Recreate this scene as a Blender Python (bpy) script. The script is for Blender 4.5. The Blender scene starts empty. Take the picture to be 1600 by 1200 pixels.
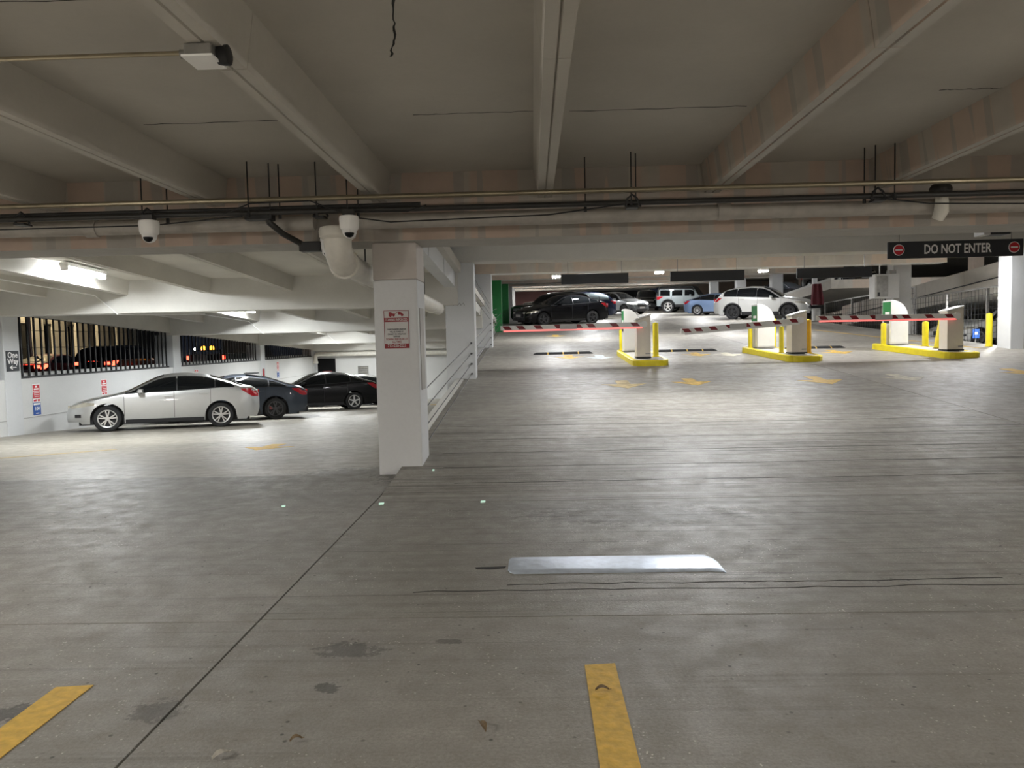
import bpy, bmesh, math, random
from mathutils import Vector, Matrix
random.seed(7)
scene = bpy.context.scene
C = scene.collection
PI = math.pi

# ------------------------------------------------------------------ camera, world, exposure
F_PX, EYE = 1150.0, 1.6
yc = Vector((32 / F_PX, 69 / F_PX, -1)).normalized()          # where the bay direction vanishes
hz = Vector((1, 0.0228, 0))
xc = (hz - yc * hz.dot(yc)).normalized()
zc = xc.cross(yc)
cam_d = bpy.data.cameras.new('camera')
cam_d.sensor_fit = 'HORIZONTAL'; cam_d.sensor_width = 36; cam_d.lens = F_PX / 1600 * 36
cam_d.clip_start = 0.05; cam_d.clip_end = 400
cam = bpy.data.objects.new('camera', cam_d); C.objects.link(cam)
m3 = Matrix((xc, yc, zc))
cam.matrix_world = Matrix.Translation((0, 0, EYE)) @ m3.to_4x4()
scene.camera = cam

world = bpy.data.worlds.new('night'); scene.world = world
world.use_nodes = True
world.node_tree.nodes['Background'].inputs[0].default_value = (0.010, 0.012, 0.018, 1)
world.node_tree.nodes['Background'].inputs[1].default_value = 0.5

vs = scene.view_settings
vs.view_transform = 'Standard'; vs.look = 'None'; vs.gamma = 1; vs.use_curve_mapping = False
vs.exposure = 0.85

POW_LEFT, POW_RIGHT, POW_BACK = 110, 88, 250      # lamp watts

# ------------------------------------------------------------------ levels of the place
RAMP0, G_FRONT, G_BACK = 7.6, 8.7, 9.4
def floor_r(y):
    if y < RAMP0: return 0.0
    return 0.077 * (min(y, 38) - RAMP0) + 0.056 * max(0, y - 38)
def floor_l(y): return -0.05 * max(0, min(y, 60) - 8.9)
def rise_r(y): return 0.0765 * (min(max(y, 9), 17.3) - 9) + 0.055 * max(0, y - 17.3)
def rise_l(y): return -0.049 * max(0, y - 9)
SLAB_Z, JOIST_Z, GIRD_Z = 3.58, 3.25, 2.80
COLS = [8.85 + 8.2 * i for i in range(10)]

# ------------------------------------------------------------------ materials
def mat(name, col, rough=0.6, metal=0.0, emit=None, es=0.0, coat=0.0, noise=0.0, nscale=8.0, bump=0.0, spec=0.5, trans=0.0):
    m = bpy.data.materials.new(name); m.use_nodes = True
    nt = m.node_tree; p = nt.nodes['Principled BSDF']
    p.inputs['Base Color'].default_value = (*col, 1)
    p.inputs['Roughness'].default_value = rough
    p.inputs['Metallic'].default_value = metal
    p.inputs['Specular IOR Level'].default_value = spec
    p.inputs['Coat Weight'].default_value = coat
    p.inputs['Coat Roughness'].default_value = 0.05
    p.inputs['Transmission Weight'].default_value = trans
    if emit:
        p.inputs['Emission Color'].default_value = (*emit, 1)
        p.inputs['Emission Strength'].default_value = es
    if noise or bump:
        tc = nt.nodes.new('ShaderNodeTexCoord'); n = nt.nodes.new('ShaderNodeTexNoise')
        n.inputs['Scale'].default_value = nscale; n.inputs['Detail'].default_value = 6
        nt.links.new(tc.outputs['Object'], n.inputs['Vector'])
        if noise:
            mr = nt.nodes.new('ShaderNodeMapRange')
            mr.inputs[1].default_value = 0.3; mr.inputs[2].default_value = 0.7
            mr.inputs[3].default_value = 1 - noise; mr.inputs[4].default_value = 1 + noise * 0.5
            nt.links.new(n.outputs['Fac'], mr.inputs[0])
            mx = nt.nodes.new('ShaderNodeMix'); mx.data_type = 'RGBA'; mx.blend_type = 'MULTIPLY'
            mx.inputs[0].default_value = 1; mx.inputs[6].default_value = (*col, 1)
            nt.links.new(mr.outputs[0], mx.inputs[7]); nt.links.new(mx.outputs[2], p.inputs['Base Color'])
        if bump:
            b = nt.nodes.new('ShaderNodeBump'); b.inputs['Strength'].default_value = bump; b.inputs['Distance'].default_value = 0.01
            nt.links.new(n.outputs['Fac'], b.inputs['Height']); nt.links.new(b.outputs[0], p.inputs['Normal'])
    return m

class NT:
    """small helper for longer node trees"""
    def __init__(s, name, rough=0.6, spec=0.5):
        s.m = bpy.data.materials.new(name); s.m.use_nodes = True; s.t = s.m.node_tree
        s.p = s.t.nodes['Principled BSDF']; s.p.inputs['Roughness'].default_value = rough
        s.p.inputs['Specular IOR Level'].default_value = spec
        s.tc = s.t.nodes.new('ShaderNodeTexCoord')
    def link(s, a, b): s.t.links.new(a, b)
    def scaled(s, sc):
        n = s.t.nodes.new('ShaderNodeMapping'); n.inputs['Scale'].default_value = sc
        s.link(s.tc.outputs['Object'], n.inputs['Vector']); return n.outputs[0]
    def noise(s, vec, scale, detail=5, rough=0.55):
        n = s.t.nodes.new('ShaderNodeTexNoise'); n.inputs['Scale'].default_value = scale
        n.inputs['Detail'].default_value = detail; n.inputs['Roughness'].default_value = rough
        s.link(vec, n.inputs['Vector']); return n.outputs['Fac']
    def rng(s, x, a, b, c, d):
        n = s.t.nodes.new('ShaderNodeMapRange'); n.clamp = True
        for i, v in enumerate((a, b, c, d)): n.inputs[i + 1].default_value = v
        s.link(x, n.inputs[0]); return n.outputs[0]
    def math(s, op, a, b):
        n = s.t.nodes.new('ShaderNodeMath'); n.operation = op
        for i, v in enumerate((a, b)):
            if isinstance(v, (int, float)): n.inputs[i].default_value = v
            else: s.link(v, n.inputs[i])
        return n.outputs[0]
    def mix(s, f, a, b, mode='MIX'):
        n = s.t.nodes.new('ShaderNodeMix'); n.data_type = 'RGBA'; n.blend_type = mode
        for i, v in ((0, f), (6, a), (7, b)):
            if isinstance(v, tuple): n.inputs[i].default_value = (*v, 1)
            elif isinstance(v, (int, float)): n.inputs[i].default_value = v
            else: s.link(v, n.inputs[i])
        return n.outputs[2]
    def bump(s, h, st, dist=0.01):
        b = s.t.nodes.new('ShaderNodeBump'); b.inputs['Strength'].default_value = st; b.inputs['Distance'].default_value = dist
        s.link(h, b.inputs['Height']); s.link(b.outputs[0], s.p.inputs['Normal'])
    def blob(s, x, y, rx, ry, warp):
        """irregular stain of its own shape at a place on the slab"""
        n = s.t.nodes.new('ShaderNodeMapping'); n.vector_type = 'POINT'
        n.inputs['Location'].default_value = (-x / rx, -y / ry, 0); n.inputs['Scale'].default_value = (1 / rx, 1 / ry, 0)
        s.link(s.tc.outputs['Object'], n.inputs['Vector'])
        l = s.t.nodes.new('ShaderNodeVectorMath'); l.operation = 'LENGTH'; s.link(n.outputs[0], l.inputs[0])
        return s.rng(s.math('ADD', l.outputs['Value'], warp), 1.0, 1.25, 1.0, 0.0)

def concrete_floor(name, base, streak, speck, rough, blobs=()):
    k = NT(name, rough)
    v = k.tc.outputs['Object']
    big = k.noise(k.scaled((0.35, 0.6, 0.5)), 1.0, 4)
    med = k.noise(v, 5, 6, 0.65)
    fine = k.noise(v, 60, 4, 0.7)
    str_ = k.noise(k.scaled((0.28, 6.0, 1)), 1.6, 6, 0.7)
    c = k.mix(k.rng(big, 0.32, 0.68, 0, 1), tuple(x * 0.78 for x in base), tuple(min(1, x * 1.12) for x in base))
    c = k.mix(k.rng(med, 0.35, 0.7, 0, 0.45), c, (base[0] * 0.62, base[1] * 0.60, base[2] * 0.57))
    c = k.mix(k.rng(str_, 0.46, 0.68, 0, streak), c, (base[0] * 0.36, base[1] * 0.35, base[2] * 0.33))
    c = k.mix(k.rng(fine, 0.38, 0.66, 0.0, 0.6), c, (base[0] * 0.5, base[1] * 0.49, base[2] * 0.47))
    line = k.noise(k.scaled((0.12, 9.0, 1)), 2.2, 3, 0.5)
    c = k.mix(k.math('MULTIPLY', k.rng(line, 0.60, 0.66, 0, 1), streak), c, (base[0] * 0.22, base[1] * 0.21, base[2] * 0.20))
    # exposed light aggregate and dark pits
    vo = k.t.nodes.new('ShaderNodeTexVoronoi'); vo.inputs['Scale'].default_value = 38
    k.link(v, vo.inputs['Vector'])
    zone = k.rng(k.noise(k.scaled((0.5, 0.8, 1)), 1.3, 3), 0.42, 0.62, 0, 1)
    sp = k.math('MULTIPLY', k.rng(vo.outputs['Distance'], 0.15, 0.21, 1, 0), k.math('MULTIPLY', zone, k.rng(k.noise(v, 14, 2), 0.5, 0.58, 0, 1)))
    c = k.mix(k.math('MULTIPLY', sp, speck), c, (0.72, 0.69, 0.62))
    vo2 = k.t.nodes.new('ShaderNodeTexVoronoi'); vo2.inputs['Scale'].default_value = 11
    k.link(v, vo2.inputs['Vector'])
    pit = k.math('MULTIPLY', k.rng(vo2.outputs['Distance'], 0.07, 0.12, 1, 0), k.rng(k.noise(v, 2.3, 2), 0.46, 0.56, 0, 1))
    c = k.mix(k.math('MULTIPLY', pit, 0.75), c, (0.03, 0.028, 0.025))
    if blobs:
        warp = k.rng(k.noise(v, 14, 6, 0.7), 0.2, 0.8, -1.1, 1.3)
        for (x, y, rx, ry, a) in blobs:
            c = k.mix(k.math('MULTIPLY', k.blob(x, y, rx, ry, warp), a), c, (0.035, 0.031, 0.028))
    k.link(c, k.p.inputs['Base Color'])
    k.link(k.rng(med, 0.3, 0.7, rough - 0.12, rough + 0.14), k.p.inputs['Roughness'])
    k.bump(k.math('ADD', fine, k.math('MULTIPLY', str_, 0.7)), 0.6, 0.006)
    return k.m

def painted_concrete(name, base, var=0.14, rough=0.7, crack=0.0):
    k = NT(name, rough, 0.3)
    v = k.tc.outputs['Object']
    n = k.noise(k.scaled((0.6, 0.6, 0.9)), 1.2, 5)
    f = k.noise(v, 24, 4)
    c = k.mix(k.rng(n, 0.3, 0.7, 0, 1), tuple(x * (1 - var) for x in base), tuple(min(1, x * (1 + var * 0.4)) for x in base))
    c = k.mix(k.rng(f, 0.4, 0.75, 0, 0.12), c, tuple(x * 0.7 for x in base))
    k.link(c, k.p.inputs['Base Color']); k.bump(f, 0.12, 0.005)
    return k.m

def patchy(name, base, pink, grey, axis, freq=3.2):
    """repair paint patches in upright bands, as on the girders and the joists to the right"""
    k = NT(name, 0.72, 0.3)
    sc = [0.02, 0.02, 0.02]; sc[axis] = freq
    a = k.noise(k.scaled(tuple(sc)), 1.0, 2, 0.4)
    sc2 = [0.05, 0.05, 0.3]; sc2[axis] = freq * 2.1
    b = k.noise(k.scaled(tuple(sc2)), 1.0, 1, 0.4)
    c = k.mix(k.rng(a, 0.455, 0.475, 0, 1), base, pink)
    c = k.mix(k.rng(b, 0.575, 0.59, 0, 0.75), c, grey)
    sep = k.t.nodes.new('ShaderNodeSeparateXYZ'); ge = k.t.nodes.new('ShaderNodeNewGeometry'); k.link(ge.outputs['True Normal'], sep.inputs[0])
    c = k.mix(k.rng(sep.outputs['Z'], -0.8, -0.6, 1, 0), c, tuple(min(1, x * 1.12) for x in (base[0] * 0.98, base[1] * 1.03, base[2] * 1.08)))   # soffits are plain grey paint
    n = k.noise(k.tc.outputs['Object'], 5, 5)
    c = k.mix(k.rng(n, 0.35, 0.7, 0, 0.22), c, tuple(x * 0.6 for x in base))
    k.link(c, k.p.inputs['Base Color']); k.bump(n, 0.1, 0.005)
    return k.m

STAINS = [(-0.99, 3.75, 0.15, 0.09, 0.55), (-1.0, 3.32, 0.07, 0.045, 0.7), (-1.70, 3.12, 0.11, 0.09, 0.5), (-0.476, 3.84, 0.06, 0.03, 0.55),
          (-2.34, 3.1, 0.12, 0.07, 0.7), (-1.35, 9.3, 0.55, 0.9, 0.55), (0.9, 6.6, 0.9, 0.3, 0.35), (-0.6, 7.6, 0.8, 0.3, 0.35)]
M = {
 'floor': concrete_floor('worn_concrete', (0.325, 0.308, 0.277), 0.22, 0.7, 0.50, STAINS),
 'floor_strip': concrete_floor('tyre_marked_concrete', (0.31, 0.295, 0.26), 0.5, 0.95, 0.46, STAINS),
 'ramp': concrete_floor('broomed_ramp_concrete', (0.36, 0.34, 0.30), 0.85, 0.5, 0.47),
 'ramp2': concrete_floor('pale_ramp_concrete', (0.40, 0.375, 0.335), 0.35, 0.3, 0.5),
 'floor_l': concrete_floor('lit_cream_concrete', (0.46, 0.43, 0.37), 0.35, 0.3, 0.45, [(-2.1, 9.0, 0.7, 0.5, 0.45)]),  # lamp light of the lower bay put into a lighter, creamier base
 'soil': mat('joint_filler', (0.02, 0.019, 0.018), 0.9, noise=0.3),
 'ceil': painted_concrete('ceiling_paint', (0.53, 0.50, 0.445)),
 'ceil_l': painted_concrete('white_ceiling_paint', (0.64, 0.615, 0.56)),
 'ceil_r': painted_concrete('pale_ceiling_paint', (0.56, 0.54, 0.50)),
 'joist': painted_concrete('joist_paint', (0.56, 0.53, 0.475), 0.1),
 'joist_p': patchy('patched_joist_paint', (0.49, 0.445, 0.385), (0.53, 0.425, 0.345), (0.38, 0.355, 0.315), 1, 2.6),
 'gird_p': patchy('patched_girder_paint', (0.46, 0.42, 0.37), (0.50, 0.39, 0.32), (0.36, 0.34, 0.31), 0, 2.2),
 'gird_r': patchy('tan_girder_paint', (0.60, 0.56, 0.50), (0.64, 0.53, 0.44), (0.52, 0.49, 0.44), 0, 0.6),
 'gird_w': painted_concrete('white_girder_paint', (0.68, 0.665, 0.625), 0.1),
 'col': painted_concrete('white_column_paint', (0.66, 0.67, 0.68), 0.08),
 'col_g': painted_concrete('grey_column_paint', (0.48, 0.475, 0.46), 0.15),
 'head': painted_concrete('pinkish_column_head_paint', (0.60, 0.555, 0.52), 0.2),
 'green': mat('green_column_paint', (0.012, 0.21, 0.045), 0.5, noise=0.12),
 'wall': painted_concrete('white_wall_paint', (0.68, 0.68, 0.67), 0.07),
 'pinkwall': painted_concrete('faded_pink_wall_paint', (0.50, 0.27, 0.25), 0.1),
 'facade': painted_concrete('beige_stone', (0.55, 0.49, 0.37), 0.12),
 'asphalt': mat('asphalt', (0.035, 0.035, 0.037), 0.8, noise=0.3, bump=0.3),
 'yellow': mat('yellow_line_paint', (0.66, 0.42, 0.075), 0.6, noise=0.22, nscale=22, bump=0.5),
 'yellow_w': mat('worn_yellow_paint', (0.62, 0.40, 0.085), 0.65, noise=0.45, nscale=9),
 'yellow_f': mat('faded_yellow_paint', (0.52, 0.40, 0.19), 0.65, noise=0.45, nscale=7),
 'white_w': mat('worn_white_paint', (0.62, 0.58, 0.46), 0.65, noise=0.35, nscale=9),
 'white_b': mat('bluish_white_paint', (0.55, 0.60, 0.62), 0.6, noise=0.3, nscale=9),
 'safety': mat('safety_yellow', (0.83, 0.68, 0.02), 0.4, noise=0.08),
 'safety_o': mat('amber_yellow', (0.83, 0.48, 0.02), 0.45, noise=0.08),
 'gate': mat('white_powder_coat', (0.80, 0.79, 0.76), 0.4, noise=0.03),
 'gate_b': mat('beige_powder_coat', (0.72, 0.66, 0.57), 0.45, noise=0.04),
 'red': mat('sign_red', (0.60, 0.018, 0.03), 0.45, noise=0.03),
 'dkred': mat('reflective_dark_red', (0.20, 0.008, 0.014), 0.4, noise=0.05),
 'maroon': mat('maroon_cloth', (0.09, 0.008, 0.014), 0.85, noise=0.25, nscale=20, bump=0.5),
 'led': mat('red_led', (0.9, 0.45, 0.42), 0.4, emit=(1.0, 0.16, 0.15), es=0.45),
 'blue': mat('sign_blue', (0.03, 0.10, 0.38), 0.45, noise=0.03),
 'white': mat('sign_white', (0.92, 0.91, 0.89), 0.5, noise=0.03),
 'signgrey': mat('sign_face', (0.56, 0.55, 0.54), 0.5, noise=0.04),
 'signred': mat('sign_dull_red', (0.26, 0.016, 0.024), 0.5, noise=0.06),
 'charcoal': mat('charcoal_panel', (0.026, 0.028, 0.033), 0.45, noise=0.06),
 'black': mat('black_metal', (0.012, 0.012, 0.013), 0.5, noise=0.1),
 'door': mat('black_door_paint', (0.004, 0.004, 0.004), 0.7, noise=0.1, spec=0.2),
 'rubber': mat('black_rubber', (0.016, 0.016, 0.017), 0.8, noise=0.15, bump=0.2),
 'steel': mat('galvanised_steel', (0.34, 0.33, 0.31), 0.42, 0.75, noise=0.18),
 'bronze': mat('aged_conduit', (0.36, 0.31, 0.22), 0.3, 0.85, noise=0.15),
 'darkpipe': mat('dark_painted_pipe', (0.028, 0.026, 0.024), 0.45, noise=0.15),
 'pvc': mat('white_drain_pipe', (0.76, 0.73, 0.66), 0.5, noise=0.1),
 'pvc_g': mat('painted_drain_pipe', (0.42, 0.39, 0.35), 0.55, noise=0.14),
 'silverpaint': mat('silver_metal', (0.68, 0.76, 0.88), 0.36, 0.55, noise=0.12, nscale=14, bump=0.35),
 'tube': mat('lit_tube', (1, 1, 1), 0.4, emit=(0.93, 0.98, 1.0), es=90),
 'tube_w': mat('warm_lit_tube', (1, 1, 1), 0.4, emit=(1.0, 0.95, 0.87), es=125),
 'lamp': mat('lit_lens', (1, 1, 1), 0.4, emit=(0.97, 0.98, 1.0), es=85),
 'leaf': mat('dry_leaf', (0.19, 0.13, 0.07), 0.8, noise=0.4, nscale=40),
 'leaf_p': mat('pale_leaf', (0.45, 0.42, 0.36), 0.7, noise=0.3, nscale=40),
 'glint': mat('green_white_glow', (0.60, 0.85, 0.72), 0.15, noise=0.04, emit=(0.6, 0.9, 0.75), es=0.25),  # weak emission stands in for the glint of the chips
 'glass': mat('tinted_glass', (0.005, 0.006, 0.007), 0.06, noise=0.02, spec=0.3),
 'paleglass': mat('clear_glass', (0.20, 0.24, 0.25), 0.06, noise=0.02),
 'chrome': mat('chrome', (0.75, 0.75, 0.76), 0.14, 1.0, noise=0.03),
 'alloy': mat('bright_alloy', (0.72, 0.72, 0.72), 0.28, 0.9, noise=0.03),
 'dkalloy': mat('dark_alloy', (0.09, 0.09, 0.095), 0.35, 0.8, noise=0.05),
 'trim': mat('black_plastic_trim', (0.018, 0.018, 0.02), 0.55, noise=0.1),
 'headlight': mat('headlight_lens', (0.58, 0.55, 0.46), 0.12, 0.4, noise=0.2, nscale=12),
 'headlight_on': mat('lit_headlight', (1, 1, 0.95), 0.2, emit=(1.0, 0.97, 0.88), es=9),
 'taillight': mat('red_tail_lens', (0.42, 0.010, 0.018), 0.15, noise=0.08),
 'taillight_on': mat('lit_red_tail_lens', (0.9, 0.05, 0.02), 0.2, emit=(1.0, 0.06, 0.03), es=5),
 'amber_on': mat('lit_amber_lens', (1.0, 0.4, 0.02), 0.2, emit=(1.0, 0.30, 0.02), es=6),
 'caliper': mat('red_caliper', (0.45, 0.02, 0.015), 0.4, noise=0.05),
}
def paint(name, col, metal=0.35, rough=0.34, coat=0.6, spec=0.4):
    return mat(name, col, rough, metal, coat=coat, noise=0.02, spec=spec)

# ------------------------------------------------------------------ mesh helpers
class MB:
    def __init__(s): s.v, s.f = [], []
    def add(s, vs, fs):
        o = len(s.v); s.v += [tuple(p) for p in vs]; s.f += [tuple(i + o for i in q) for q in fs]; return s
    def box(s, x0, x1, y0, y1, z0, z1):
        return s.add([(x0, y0, z0), (x1, y0, z0), (x1, y1, z0), (x0, y1, z0), (x0, y0, z1), (x1, y0, z1), (x1, y1, z1), (x0, y1, z1)],
                     [(3, 2, 1, 0), (4, 5, 6, 7), (0, 1, 5, 4), (1, 2, 6, 5), (2, 3, 7, 6), (3, 0, 4, 7)])
    def prism(s, pts, d):
        """polygon pts (3d, planar) extruded by vector d"""
        n = len(pts); d = Vector(d); a = [Vector(p) for p in pts]
        fs = [tuple(range(n))[::-1], tuple(range(n, 2 * n))] + [(i, (i + 1) % n, n + (i + 1) % n, n + i) for i in range(n)]
        return s.add(a + [p + d for p in a], fs)
    def loft(s, rings, cap=True, closed=True):
        n = len(rings[0]); vs = [p for r in rings for p in r]; fs = []
        for i in range(len(rings) - 1):
            for j in range(n if closed else n - 1):
                a, b = i * n + j, i * n + (j + 1) % n
                fs.append((a, b, b + n, a + n))
        if cap: fs += [tuple(range(n))[::-1], tuple(range((len(rings) - 1) * n, len(rings) * n))]
        return s.add(vs, fs)
    def tube(s, pts, r, seg=10, cap=True):
        P = [Vector(p) for p in pts]; rings = []; a = None
        rr = r if isinstance(r, (list, tuple)) else [r] * len(P)
        for i, p in enumerate(P):
            t = (P[min(i + 1, len(P) - 1)] - P[max(i - 1, 0)]).normalized()
            if a is None: a = t.cross(Vector((0, 0, 1)) if abs(t.z) < 0.9 else Vector((1, 0, 0)))
            a = (a - t * a.dot(t)).normalized(); b = a.cross(t)
            rings.append([p + (a * math.cos(2 * PI * k / seg) + b * math.sin(2 * PI * k / seg)) * rr[i] for k in range(seg)])
        return s.loft(rings, cap)
    def lathe(s, prof, axis='z', c=(0, 0, 0), seg=20, cap=True):
        rings = []
        for (r, h) in prof:
            ring = []
            for k in range(seg):
                a = 2 * PI * k / seg; p, q = r * math.cos(a), r * math.sin(a)
                ring.append({'z': (c[0] + p, c[1] + q, c[2] + h), 'y': (c[0] + p, c[1] + h, c[2] - q), 'x': (c[0] + h, c[1] + p, c[2] + q)}[axis])
            rings.append(ring)
        return s.loft(rings, cap)
    def build(s, name, m, parent=None, smooth=False, bevel=0.0):
        me = bpy.data.meshes.new(name); me.from_pydata(s.v, [], s.f); me.update()
        bm = bmesh.new(); bm.from_mesh(me)
        bmesh.ops.recalc_face_normals(bm, faces=bm.faces)
        if bevel:
            bmesh.ops.bevel(bm, geom=[e for e in bm.edges if len(e.link_faces) == 2 and e.calc_face_angle(0) > 0.5], offset=bevel, segments=2, affect='EDGES', profile=0.6)
        bm.to_mesh(me); bm.free()
        if smooth:
            me.polygons.foreach_set('use_smooth', [True] * len(me.polygons))
            try: me.set_sharp_from_angle(angle=0.7)
            except Exception: pass
        me.materials.append(M[m] if isinstance(m, str) else m)
        o = bpy.data.objects.new(name, me); C.objects.link(o); o.parent = parent
        return o
def tag(o, label, cat, group=None):
    o['label'] = label; o['category'] = cat
    if group: o['group'] = group
    return o
def thing(name, label, cat, loc=(0, 0, 0), rz=0, group=None):
    o = bpy.data.objects.new(name, None); C.objects.link(o); o.empty_display_size = 0.1
    o.location = loc; o.rotation_euler = (0, 0, rz)
    return tag(o, label, cat, group)
def struct(name):
    o = bpy.data.objects.new(name, None); C.objects.link(o); o['kind'] = 'structure'; return o
def dup(root, loc, rz=None, label=None):
    def cp(o, par):
        c = o.copy(); C.objects.link(c); c.parent = par
        for ch in o.children: cp(ch, c)
        return c
    r = cp(root, None); r.location = loc
    if rz is not None: r.rotation_euler = (0, 0, rz)
    if label: r['label'] = label
    return r
def text(name, s, size, loc, rot, m, parent, align='CENTER', sx=1.0, ext=0.0008, shear=0):
    cu = bpy.data.curves.new(name, 'FONT'); cu.body = s; cu.size = size; cu.extrude = ext
    cu.align_x = align; cu.align_y = 'CENTER'; cu.resolution_u = 2; cu.offset = size * 0.022
    t = bpy.data.objects.new(name, cu); C.objects.link(t)
    dg = bpy.context.evaluated_depsgraph_get()
    me = bpy.data.meshes.new_from_object(t.evaluated_get(dg))
    bpy.data.objects.remove(t)
    me.materials.clear(); me.materials.append(M[m])
    o = bpy.data.objects.new(name, me); C.objects.link(o); o.parent = parent
    o.location = loc; o.rotation_euler = rot; o.scale = (sx, 1, 1)
    return o
FACE_CAM = (PI / 2, 0, 0)          # lettering that faces down the bay to the camera
FACE_E = (PI / 2, 0, PI / 2)       # lettering on the left wall

# ================================================================== STRUCTURE
floor = struct('floor')
def sheet(name, x0, x1, ys, fn, m, th, parent, nx=1):
    """slab whose top follows fn(y)"""
    b = MB()
    rings = [[(x0, y, fn(y)), (x1, y, fn(y)), (x1, y, fn(y) - th), (x0, y, fn(y) - th)] for y in ys]
    b.loft(rings)
    return b.build(name, m, parent)
JT = 0.007
flat = lambda y: 0.0
sheet('slab', -14, -1.63 - JT, [-9, 4.15 - JT], flat, 'floor', 0.15, floor)
sheet('slab', -14, -1.63 - JT, [4.15 + JT, 8.9], flat, 'floor', 0.15, floor)
sheet('slab', -1.63 + JT, 16, [-9, 4.18 - JT], flat, 'floor', 0.15, floor)
sheet('slab', -1.63 + JT, 16, [4.18 + JT, 7.26 - JT], flat, 'floor_strip', 0.15, floor)
RY = [7.26 + JT, 7.6, 12, 17, 22, 27, 32, 36, 38, 40, 50, 60, 75, 92]
sheet('slab', -1.63 + JT, 6.98 - JT, RY, floor_r, 'ramp', 0.16, floor)
sheet('slab', 6.98 + JT, 13.75, RY, floor_r, 'ramp2', 0.16, floor)
sheet('slab', -12.6, -1.63 - JT, [8.9, 12, 20, 30, 42.4], floor_l, 'floor_l', 0.15, floor)
sheet('subfloor', -14, 16, [-9, 7.4], lambda y: -0.028, 'soil', 0.1, floor)
sheet('subfloor', -1.9, -1.5, [7.4, 9.5, 20], lambda y: min(floor_r(y), floor_l(y)) - 0.03, 'soil', 0.1, floor)
sheet('subfloor', 6.8, 7.2, RY, lambda y: floor_r(y) - 0.03, 'soil', 0.1, floor)
# raised edge along the ramp between the columns
b = MB(); b.loft([[(-1.78, y, floor_r(y) + 0.02), (-1.60, y, floor_r(y) + 0.02), (-1.60, y, floor_r(y) - 0.3), (-1.78, y, min(floor_r(y) - 0.3, floor_l(y) - 0.1))] for y in (9.6, 17.0)])
b.build('ramp_edge', 'gird_w', floor)
# ground of the neighbouring bay to the right
sheet('side_slab', 13.77, 40, [14, 70], lambda y: 1.02, 'ramp2', 0.2, floor)

ceil = struct('ceiling')
JX = [0.18 + 1.93 * k for k in range(-7, 9)]
def slab_c(x0, x1, ys, fn, m):
    b = MB(); b.loft([[(x0, y, fn(y)), (x1, y, fn(y)), (x1, y, fn(y) + 0.2), (x0, y, fn(y) + 0.2)] for y in ys]); return b.build('ceiling_slab', m, ceil)
slab_c(-14, 16, [-9, 9.0], lambda y: SLAB_Z, 'ceil')
slab_c(-12.9, -1.62, [9.0, 42.5], lambda y: SLAB_Z + rise_l(y), 'ceil_l')
slab_c(-1.6, 13.9, [9.0, 17.3, 92], lambda y: SLAB_Z + rise_r(y), 'ceil_r')
def joist(x, ys, fn, m, w=0.165, wt=0.27):
    rings = []
    for y in ys:
        z = JOIST_Z + fn(y); t = SLAB_Z + fn(y) + 0.02
        rings.append([(x - wt / 2, y, t), (x - w / 2, y, z), (x - 0.01, y, z), (x, y, z + 0.02), (x + 0.01, y, z), (x + w / 2, y, z), (x + wt / 2, y, t)])
    b = MB(); b.loft(rings); return b.build('joist', m, ceil)
zero = lambda y: 0.0
for x in JX:
    # poured in two lifts: a hairline butt joint where the photo shows one
    j = 4.45
    mm = 'joist_p' if x > 1 else 'joist'
    joist(x, [-9, j - 0.004], zero, mm); joist(x, [j + 0.004, 8.75], zero, mm)
    if x < -2.2:
        for i in range(4):
            joist(x, [COLS[i] + 0.5, COLS[i + 1] + 0.1], rise_l, 'ceil_l')
    if -1.4 < x < 13.7:
        for i in range(9):
            joist(x, [COLS[i] + 0.5, COLS[i + 1] + 0.1], rise_r, 'ceil_r')
for (x0, y0, x1, y1) in [(-1.0, 6.52, 0.05, 6.52), (0.36, 6.56, 1.9, 6.56), (-3.4, 6.55, -1.95, 6.55), (-3.5, 4.2, -1.95, 4.23), (-1.55, 4.25, -0.35, 4.27), (-0.75, 4.35, -0.93, 5.2), (3.4, 6.3, 3.9, 6.3)]:
    n = 16; d = Vector((x1 - x0, y1 - y0, 0)); q_ = Vector((-d.y, d.x, 0)).normalized()
    a_ = [Vector((x0, y0, SLAB_Z - 0.001)) + d * i / n + q_ * random.uniform(-0.012, 0.012) for i in range(n + 1)]
    wv = [random.uniform(0.003, 0.009) for _ in range(n + 1)]
    MB().loft([[p - q_ * w_, p + q_ * w_, p + q_ * w_ + Vector((0, 0, 0.003)), p - q_ * w_ + Vector((0, 0, 0.003))] for p, w_ in zip(a_, wv)]).build('ceiling_crack', 'soil', ceil)
def girder(x0, x1, y0, y1, zb, zt, m):
    return MB().box(x0, x1, y0, y1, zb, zt).build('girder', m, ceil, bevel=0.015)
girder(-14, 16, G_FRONT, G_BACK, GIRD_Z, SLAB_Z + 0.1, 'gird_p')
for i in range(1, 5):
    y = COLS[i]; girder(-12.9, -1.7, y - 0.08, y + 0.55, GIRD_Z + rise_l(y) + 0.03, SLAB_Z + rise_l(y) + 0.03, 'gird_w')
for i in range(1, 10):
    y = COLS[i]; girder(-1.9, 13.9, y - 0.08, y + 0.55, GIRD_Z + rise_r(y), SLAB_Z + rise_r(y) + 0.03, 'gird_r' if i > 1 else 'gird_w')
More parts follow.
